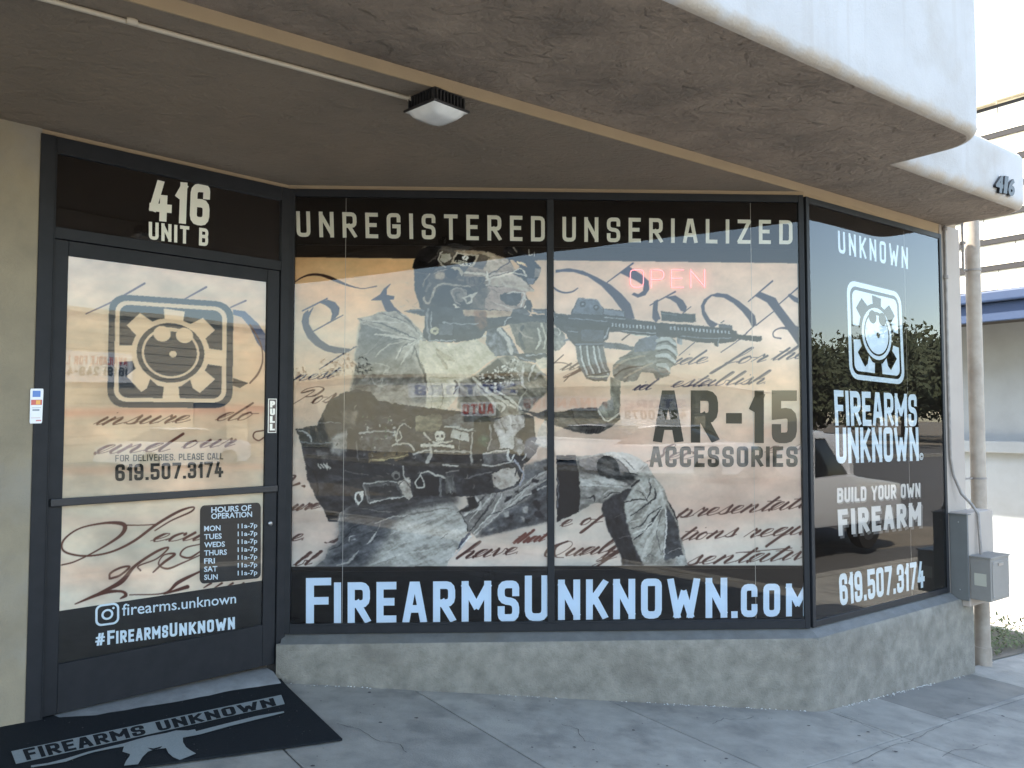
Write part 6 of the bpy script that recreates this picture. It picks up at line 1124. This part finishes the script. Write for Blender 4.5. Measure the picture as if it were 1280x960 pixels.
mb = MB()
for i, (gi, lf, rt) in enumerate(rb):
    n = len(lf); vs = []
    for q in lf + rt:
        a, b = q[0] / w_, q[1]; x = (qd[3][0] * (1 - a) + qd[2][0] * a) * (1 - b) + (qd[0][0] * (1 - a) + qd[1][0] * a) * b; y = (qd[3][1] * (1 - a) + qd[2][1] * a) * (1 - b) + (qd[0][1] * (1 - a) + qd[1][1] * a) * b
        vs.append(on_mat(x, y, .0224 + (i % 3) * .0003))
    mb.add(vs, [(i2, i2 + 1, n + i2 + 1, n + i2) for i2 in range(n - 1)])
mb.build('lettering', M['mat_black'], mt, label='black lettering FIREARMS UNKNOWN woven on the mat')
rf = [(155, 557), (250, 543), (330, 528), (400, 502), (470, 480), (560, 462), (620, 452), (612, 478), (650, 490), (648, 500), (630, 525), (620, 548), (690, 541), (712, 505), (740, 478), (770, 468), (830, 460), (842, 485), (865, 505), (900, 520), (980, 487), (950, 470), (930, 455), (915, 430), (915, 408), (1000, 392), (1150, 350), (1280, 318), (1422, 283), (1418, 276), (1400, 279), (1280, 300), (1100, 345), (980, 376), (975, 366), (940, 372), (880, 372), (830, 385), (740, 402), (690, 415), (620, 436), (560, 450), (440, 478), (330, 512), (240, 535), (155, 547)]
matpoly([(x / 4., 820 + y / 4.) for x, y in rf][::-1], .0228, M['mat_white'], 'mat_print', 'grey rifle silhouette woven on the mat')
matpoly([(184, 934.5), (192, 935.5), (203, 932.5), (200, 935.5), (190, 937.5)], .0236, M['mat_black'], 'mat_print', 'dark trigger guard opening in the rifle')
lt = MB(); lr = random.Random(9)
for k in range(120):
    s, t = lr.uniform(.02, wd - .02), lr.uniform(.05, 1.5); c = mpt(s, t, .0215 + k * 1e-5); r = lr.uniform(.0008, .0028); a = lr.uniform(0, 3)
    lt.add([c + np.array([r * math.cos(a + q), r * math.sin(a + q) * .6, 0]) for q in (0, 1.6, 3.1, 4.7)], [(0, 1, 2, 3)])
o_ = lt.build('lint', mat('pale_lint', (.3, .3, .28), .9), mt); tag(o_, 'pale lint and grit on the mat', kind='stuff')
# weeds at the corner
sheet('weed_dark_sheet', 2.15, 3.6, -.95, -.03, .004, M['soil'], .3, 'dark soil sheet added to darken the shaded ground under the weeds')  # sheet added so the shaded weed corner turns out darker than the pale lot
mb = MB(); wr = random.Random(3)
for k in range(2600):
    p, n = wr.uniform(2.2, 3.5), wr.uniform(-.85, -.06); hh = wr.uniform(.0, .17) * math.exp(-((n + .4) / .45) ** 2); q = G(p, n, hh); r = wr.uniform(.012, .03); a = wr.uniform(0, 6.3); t = wr.uniform(-.6, .8)
    d = np.array([math.cos(a) * math.cos(t), math.sin(a) * math.cos(t), math.sin(t)]); s = np.array([-math.sin(a), math.cos(a), 0])
    mb.add([q - d * r, q + s * r * .35, q + d * r, q - s * r * .35], [(0, 1, 2, 3)])
tag(mb.build('weeds', M['weed']), 'dark green weeds growing where lot meets sidewalk', kind='stuff')
# ---------------------------------------------------------------- neighbouring building across the lot
nb = thing('neighbour_building', 'cream shingled building with blue trim across the lot', 'building')
PN = Pl(W(5.6, -14), W(5.6, 6)); PN.n = -P.copy()          # faces the shop's end
MB().wbox(6.4, 14, -14, .5, -1.2, 2.6).build('wall', M['nwall'], nb, label='pale painted wall under the blue trim')
MB().wbox(6.28, 6.4, -14, .5, 1.05, 1.19).build('ledge', M['nwall'], nb, bevel=.01, label='projecting ledge along the wall')
MB().wbox(5.20, 5.27, -14, .55, 2.50, 2.70).build('fascia', M['blue'], nb, bevel=.008, label='blue painted fascia board'); MB().wbox(5.13, 5.27, -14, .55, 2.702, 2.82).build('gutter', M['blue'], nb, bevel=.02, label='blue gutter above the fascia')
rows = [2.83, 3.10, 3.39, 3.68, 3.97, 4.26, 4.55]; cnt = 0
for ri, z in enumerate(rows):
    n = -6.2 + .17 * ri; base_p = 5.16 + ri * .012
    while n < .4:
        w = random.uniform(.34, .62); h = .31 if ri < 6 else .36; zz = z + random.uniform(-.006, .006)
        mb = MB(); pb = base_p; mb.hexa([W(pb, n + .004, zz), W(pb + .05, n + .004, zz), W(pb + .05, n + w - .004, zz), W(pb, n + w - .004, zz), W(pb + .05, n + .004, zz + h), W(pb + .085, n + .004, zz + h), W(pb + .085, n + w - .004, zz + h), W(pb + .05, n + w - .004, zz + h)])
        mb.build('shake', M['shake'], nb); n += w; cnt += 1
    MB().wbox(base_p + .004, base_p + .047, -6.2, .5, z - .060, z - .002).build('shake_butt_shadow', M['shake_shadow_core'], nb)  # dark strip below each course, its cast shadow line put into the colour
MB().wbox(5.27, 14, -14, .5, 2.60, 4.86).build('mansard_core', M['shake_shadow_core'], nb)
for k in range(7):
    n = -5.2 + k * .82; MB().wbox(5.20, 5.75, n, n + .80, 4.875 + .012 * (k % 2), 4.93 + .012 * (k % 2)).build('cap_shake', M['shake'], nb)
# ---------------------------------------------------------------- across the street (seen reflected in the glass)
def far_building(name, label, p0, p1, n0, n1, h, m, wins, siding=False, gable=0):
    b = thing(name, label, 'building'); z0 = G((p0 + p1) / 2, n0)[2] - .3; zt = z0 + .3 + h
    MB().wbox(p0, p1, n0, n1, z0, zt).build('wall', m, b)
    if siding:
        k = 0; z = z0 + .4
        while z < zt - .1: MB().wbox(p0, p1, n0 - .035, n0 - .002, z, z + .27).build('siding_board', m, b); z += .30
    if gable:
        c = (p0 + p1) / 2; mb = MB(); mb.add([W(p0 - .4, n0 - .5, zt), W(p1 + .4, n0 - .5, zt), W(c, n0 - .5, zt + gable), W(p0 - .4, n1 + .4, zt), W(p1 + .4, n1 + .4, zt), W(c, n1 + .4, zt + gable)], [(0, 1, 2), (5, 4, 3), (0, 2, 5, 3), (1, 4, 5, 2), (0, 3, 4, 1)]); mb.build('roof', M['cream'], b)
    else: MB().wbox(p0 - .1, p1 + .1, n0 - .14, n1, zt, zt + .16).build('parapet', M['cream'] if m is not M['cream'] else M['beige'], b)
    zg = z0 + .3
    for a, c, d, e in wins:
        w = MB().wbox(a, c, n0 - .06, n0 + .03, zg + d, zg + e).build('window', M['frame'], b); MB().wbox(a + .06, c - .06, n0 - .07, n0 - .061, zg + d + .06, zg + e - .06).build('pane', M['win_dark'], w)
    return b, zg
def far_sign(name, label, s, p0, p1, n, z0, z1, mbg, mtx, h=.7, cat='sign', b=None, extra=None):
    t = b or thing(name, label, cat)
    MB().wbox(p0, p1, n - .10, n - .072, z0, z1).build('board', mbg, t)
    pl = Pl(W(p1, n - .105), W(p0, n - .105)); pl.n = -N.copy(); L = p1 - p0; H = z1 - z0
    lines = [s] + (extra or [])
    for i, tx in enumerate(lines):
        rb, w_ = layout(tx, .19, .16); zt = z1 - H * (.5 - h / 2) - i * H * h / len(lines); hh = H * h / len(lines) * (.82 if len(lines) > 1 else 1)
        ribbon_mesh(rb, w_, (lambda a, bb, zt=zt, hh=hh: (L * (.06 + .88 * a), zt - hh * (1 - bb))), pl, 0, step=.004).build('lettering', mtx if i == 0 else M['dark_print'], t, label='lettering ' + tx)
    return t
NF = 23.
bA, zg = far_building('shop_row', 'low cream shop row with blue lettering across the street', -28, -15.2, NF, NF + 9, 3.2, M['cream'], [])
far_sign('sign', 'pale sign board reading MOTORS', 'MOTORS', -21.2, -15.3, NF, zg + 2.35, zg + 2.95, M['sign_white'], M['sign_blue'])
far_sign('sign', 'white and red sign reading FINANCING', 'FINANCING', -14.9, -11.0, NF - 1, zg + 1.7, zg + 2.2, M['sign_white'], M['sign_red'])
far_sign('sign', 'white and red sign low on the shop row', 'AUTO', -18.4, -16.6, NF, zg + 1.55, zg + 2.1, M['sign_white'], M['sign_red'])
bB, zg2 = far_building('gabled_building', 'cream gabled building across the street', -15., -7.6, NF - 1, NF + 7, 2.6, M['cream'], [], gable=.9)
far_sign('sign', 'cream sign with a telephone number on the gabled building', 'STORE', -10.7, -8.1, NF - 1, zg2 + 1.2, zg2 + 2.3, M['sign_white'], M['sign_blue'], extra=['427-0073'])
bC, zg3 = far_building('siding_building', 'tall beige building with horizontal siding across the street', 2.2, 22, NF, NF + 10, 5.3, M['beige'], [(12 + 2.4 * i, 13.4 + 2.4 * i, .6, 2.2) for i in range(4)], siding=True)
far_sign('sign', 'white board reading AVAILABLE FOR LEASE with a phone number', 'AVAILABLE FOR LEASE', 6.4, 9.5, NF - .02, zg3 + 2.9, zg3 + 3.9, M['sign_white'], M['sign_red'], extra=['(619) 249-4410'])
def car(name, label, p, n, body, L=4.5, sedan=True, h=1.42, cat='car', flip=1):
    z = G(p, n)[2] - .13 if n > 3.2 else G(p, n)[2]; t = thing(name, label, cat)
    def sec(prof, w0, w1, m, nm, inset=0):
        mb = MB(); k = len(prof); vs = []
        for s in (-1, 1):
            for (x, zz, w) in prof: vs.append(W(p + flip * (x - L / 2), n + s * w * w0, z + zz))
        mb.add(vs, [tuple(range(k)), tuple(range(2 * k - 1, k - 1, -1))] + [(i, (i + 1) % k, k + (i + 1) % k, k + i) for i in range(k)]); return mb.build(nm, m, t, bevel=.05, smooth=True)
    if sedan:
        sec([(0, .35, .82), (.05, .75, .80), (.5, .92, .82), (1.1, .96, .84), (3.3, 1.0, .84), (4.2, .98, .8), (4.45, .85, .78), (4.5, .4, .8), (4.3, .22, .84), (.2, .22, .84)], 1.06, 1, body, 'body')
        sec([(.95, .93, .76), (1.7, 1.36, .62), (2.2, h, .60), (2.9, 1.38, .60), (3.75, .98, .74)], 1.02, 1, M['car_glass'], 'windows'); sec([(1.62, 1.385, .62), (2.2, h + .03, .61), (2.95, 1.40, .61), (3.0, 1.36, .61), (2.2, h - .02, .63), (1.65, 1.34, .64)], 1.04, 1, body, 'roof')
        whs = (.85, 3.6)
    else:
        sec([(0, .5, .9), (.02, .95, .9), (1.3, 1.12, .92), (1.35, 1.14, .92), (5.1, 1.1, .92), (5.15, .5, .92), (4.9, .4, .92), (.2, .4, .92)], 1., 1, body, 'body')
        sec([(1.3, 1.10, .84), (1.85, 1.72, .74), (3.2, 1.74, .74), (3.45, 1.10, .84)], 1., 1, M['car_glass'], 'windows'); sec([(1.75, 1.68, .78), (1.9, 1.80, .74), (3.15, 1.82, .74), (3.3, 1.68, .78)], 1.02, 1, body, 'roof')
        for x in (1.33, 2.35, 3.38): MB().wbox(p + flip * (x - L / 2) - .05, p + flip * (x - L / 2) + .05, n - .86, n + .86, z + 1.08, z + 1.75).build('pillar', body, t)
        whs = (.95, 4.1)
    for s in (-1, 1):
        for x in whs:
            c = W(p + flip * (x - L / 2), n + s * .80, z + .33); wh = MB().lathe(c, [(.2, -.1), (.33, -.09), (.34, 0), (.33, .09), (.2, .1)], 20, N).build('wheel', M['rubber'], t, smooth=True); MB().lathe(c + N * s * .095, [(.2, -.01), (.19, .012), (.05, .02)], 16, N).build('rim', M['chrome'], wh, smooth=True)
        MB().wbox(p + flip * (L / 2 - .25) - .1, p + flip * (L / 2 - .25) + .1, n + s * .62 - .12, n + s * .62 + .12, z + .68, z + .86).build('tail_light', M['red_lamp'], t)
        MB().wbox(p - flip * (L / 2 - .16) - .1, p - flip * (L / 2 - .16) + .1, n + s * .6 - .14, n + s * .6 + .14, z + .62, z + .76).build('headlight', M['sign_white'], t)
def Wn(x, y): v = np.array([x, y, 0.]) - B0; return float(np.dot(v, P)), float(np.dot(v, N))
p_, n_ = Wn(5.6, -12.); car('sedan', 'white sedan driving past on the street', p_, n_, M['car_white'])
p_, n_ = Wn(12.2, -12.2); car('sedan', 'silver sedan parked across the street', p_, 15.6, M['car_silver'], flip=-1)
car('sedan', 'white sedan parked before the gabled building', -10.5, 19.5, M['car_white'], flip=-1); car('sedan', 'white sedan parked near the beige building', 9.2, 19.3, M['car_white'])
car('pickup_truck', 'white pickup truck parked at the near kerb', 6.1, 5.0, M['car_white'], L=5.15, flip=-1, sedan=False, cat='pickup truck', h=1.8)
car('sedan', 'black sedan parked behind the white pickup', 17., 4.9, mat('black_car_paint', (.012, .012, .014), .3, 0, .5, .8), h=1.55, flip=-1)
def tree(p, n, h, r, label, seed, cnt=6500):
    if p > 0: p, n, h, r = p * 1.7, n * 1.7, h * 1.6, r * 1.75
    h *= .66; t = thing('tree', label, 'tree', 'trees down the street'); g = G(p, n)[2] - .1; rr = random.Random(seed)
    tr = MB(); tr.tube([W(p, n, g), W(p + .1, n, g + h * .3), W(p - .1, n + .1, g + h * .6), W(p, n, g + h * .85)], [.28, .2, .13, .04], 8)
    for k in range(7):
        a = rr.uniform(0, 6.3); z = g + h * rr.uniform(.32, .6); tr.tube([W(p, n, z), W(p + math.cos(a) * r * .5, n + math.sin(a) * r * .5, z + h * .18), W(p + math.cos(a) * r * .8, n + math.sin(a) * r * .8, z + h * .26)], [.1, .06, .02], 6)
    tr.build('trunk', M['bark'], t)
    cl = [(rr.gauss(0, .45) * r, rr.gauss(0, .45) * r, g + h * (.66 + rr.uniform(-.24, .22)), rr.uniform(.25, .5) * r) for _ in range(22)]; mb = MB()
    for k in range(cnt):
        cx, cy, cz, cr = cl[k % 22]; d = Vector((rr.gauss(0, 1), rr.gauss(0, 1), rr.gauss(0, .8))).normalized() * cr * rr.uniform(.6, 1.05); c = W(p + cx, n + cy, cz) + np.array(d); s = rr.uniform(.07, .16) * (2.3 if p > 0 else 1)
        u = Vector((rr.gauss(0, 1), rr.gauss(0, 1), rr.gauss(0, 1))).normalized(); v = u.orthogonal().normalized(); u, v = np.array(u), np.array(v)
        mb.add([c - u * s, c - v * s * .6, c + u * s, c + v * s * .6], [(0, 1, 2, 3)])
    mb.build('crown', M['tree_leaf'], t)
for i, (p, n, h, r, lb_) in enumerate(((30, 12.5, 6.4, 3.2, 'round dark tree nearest the beige building'), (38, 19, 8.2, 3.8, 'broad tall tree down the street'), (46, 24, 9.5, 4.5, 'large tree far down the street'), (27, 19.5, 6.0, 2.8, 'small bushy tree by the far pavement'), (52, 34, 11, 5, 'tallest tree at the street end'), (44, 14, 6.5, 3.4, 'low spreading tree by the kerb'), (58, 20, 9, 5, 'wide tree at the end of the road'), (-29, 24, 6, 3, 'tree left of the cream shop row'))): tree(p, n, h, r, lb_, i + 3)
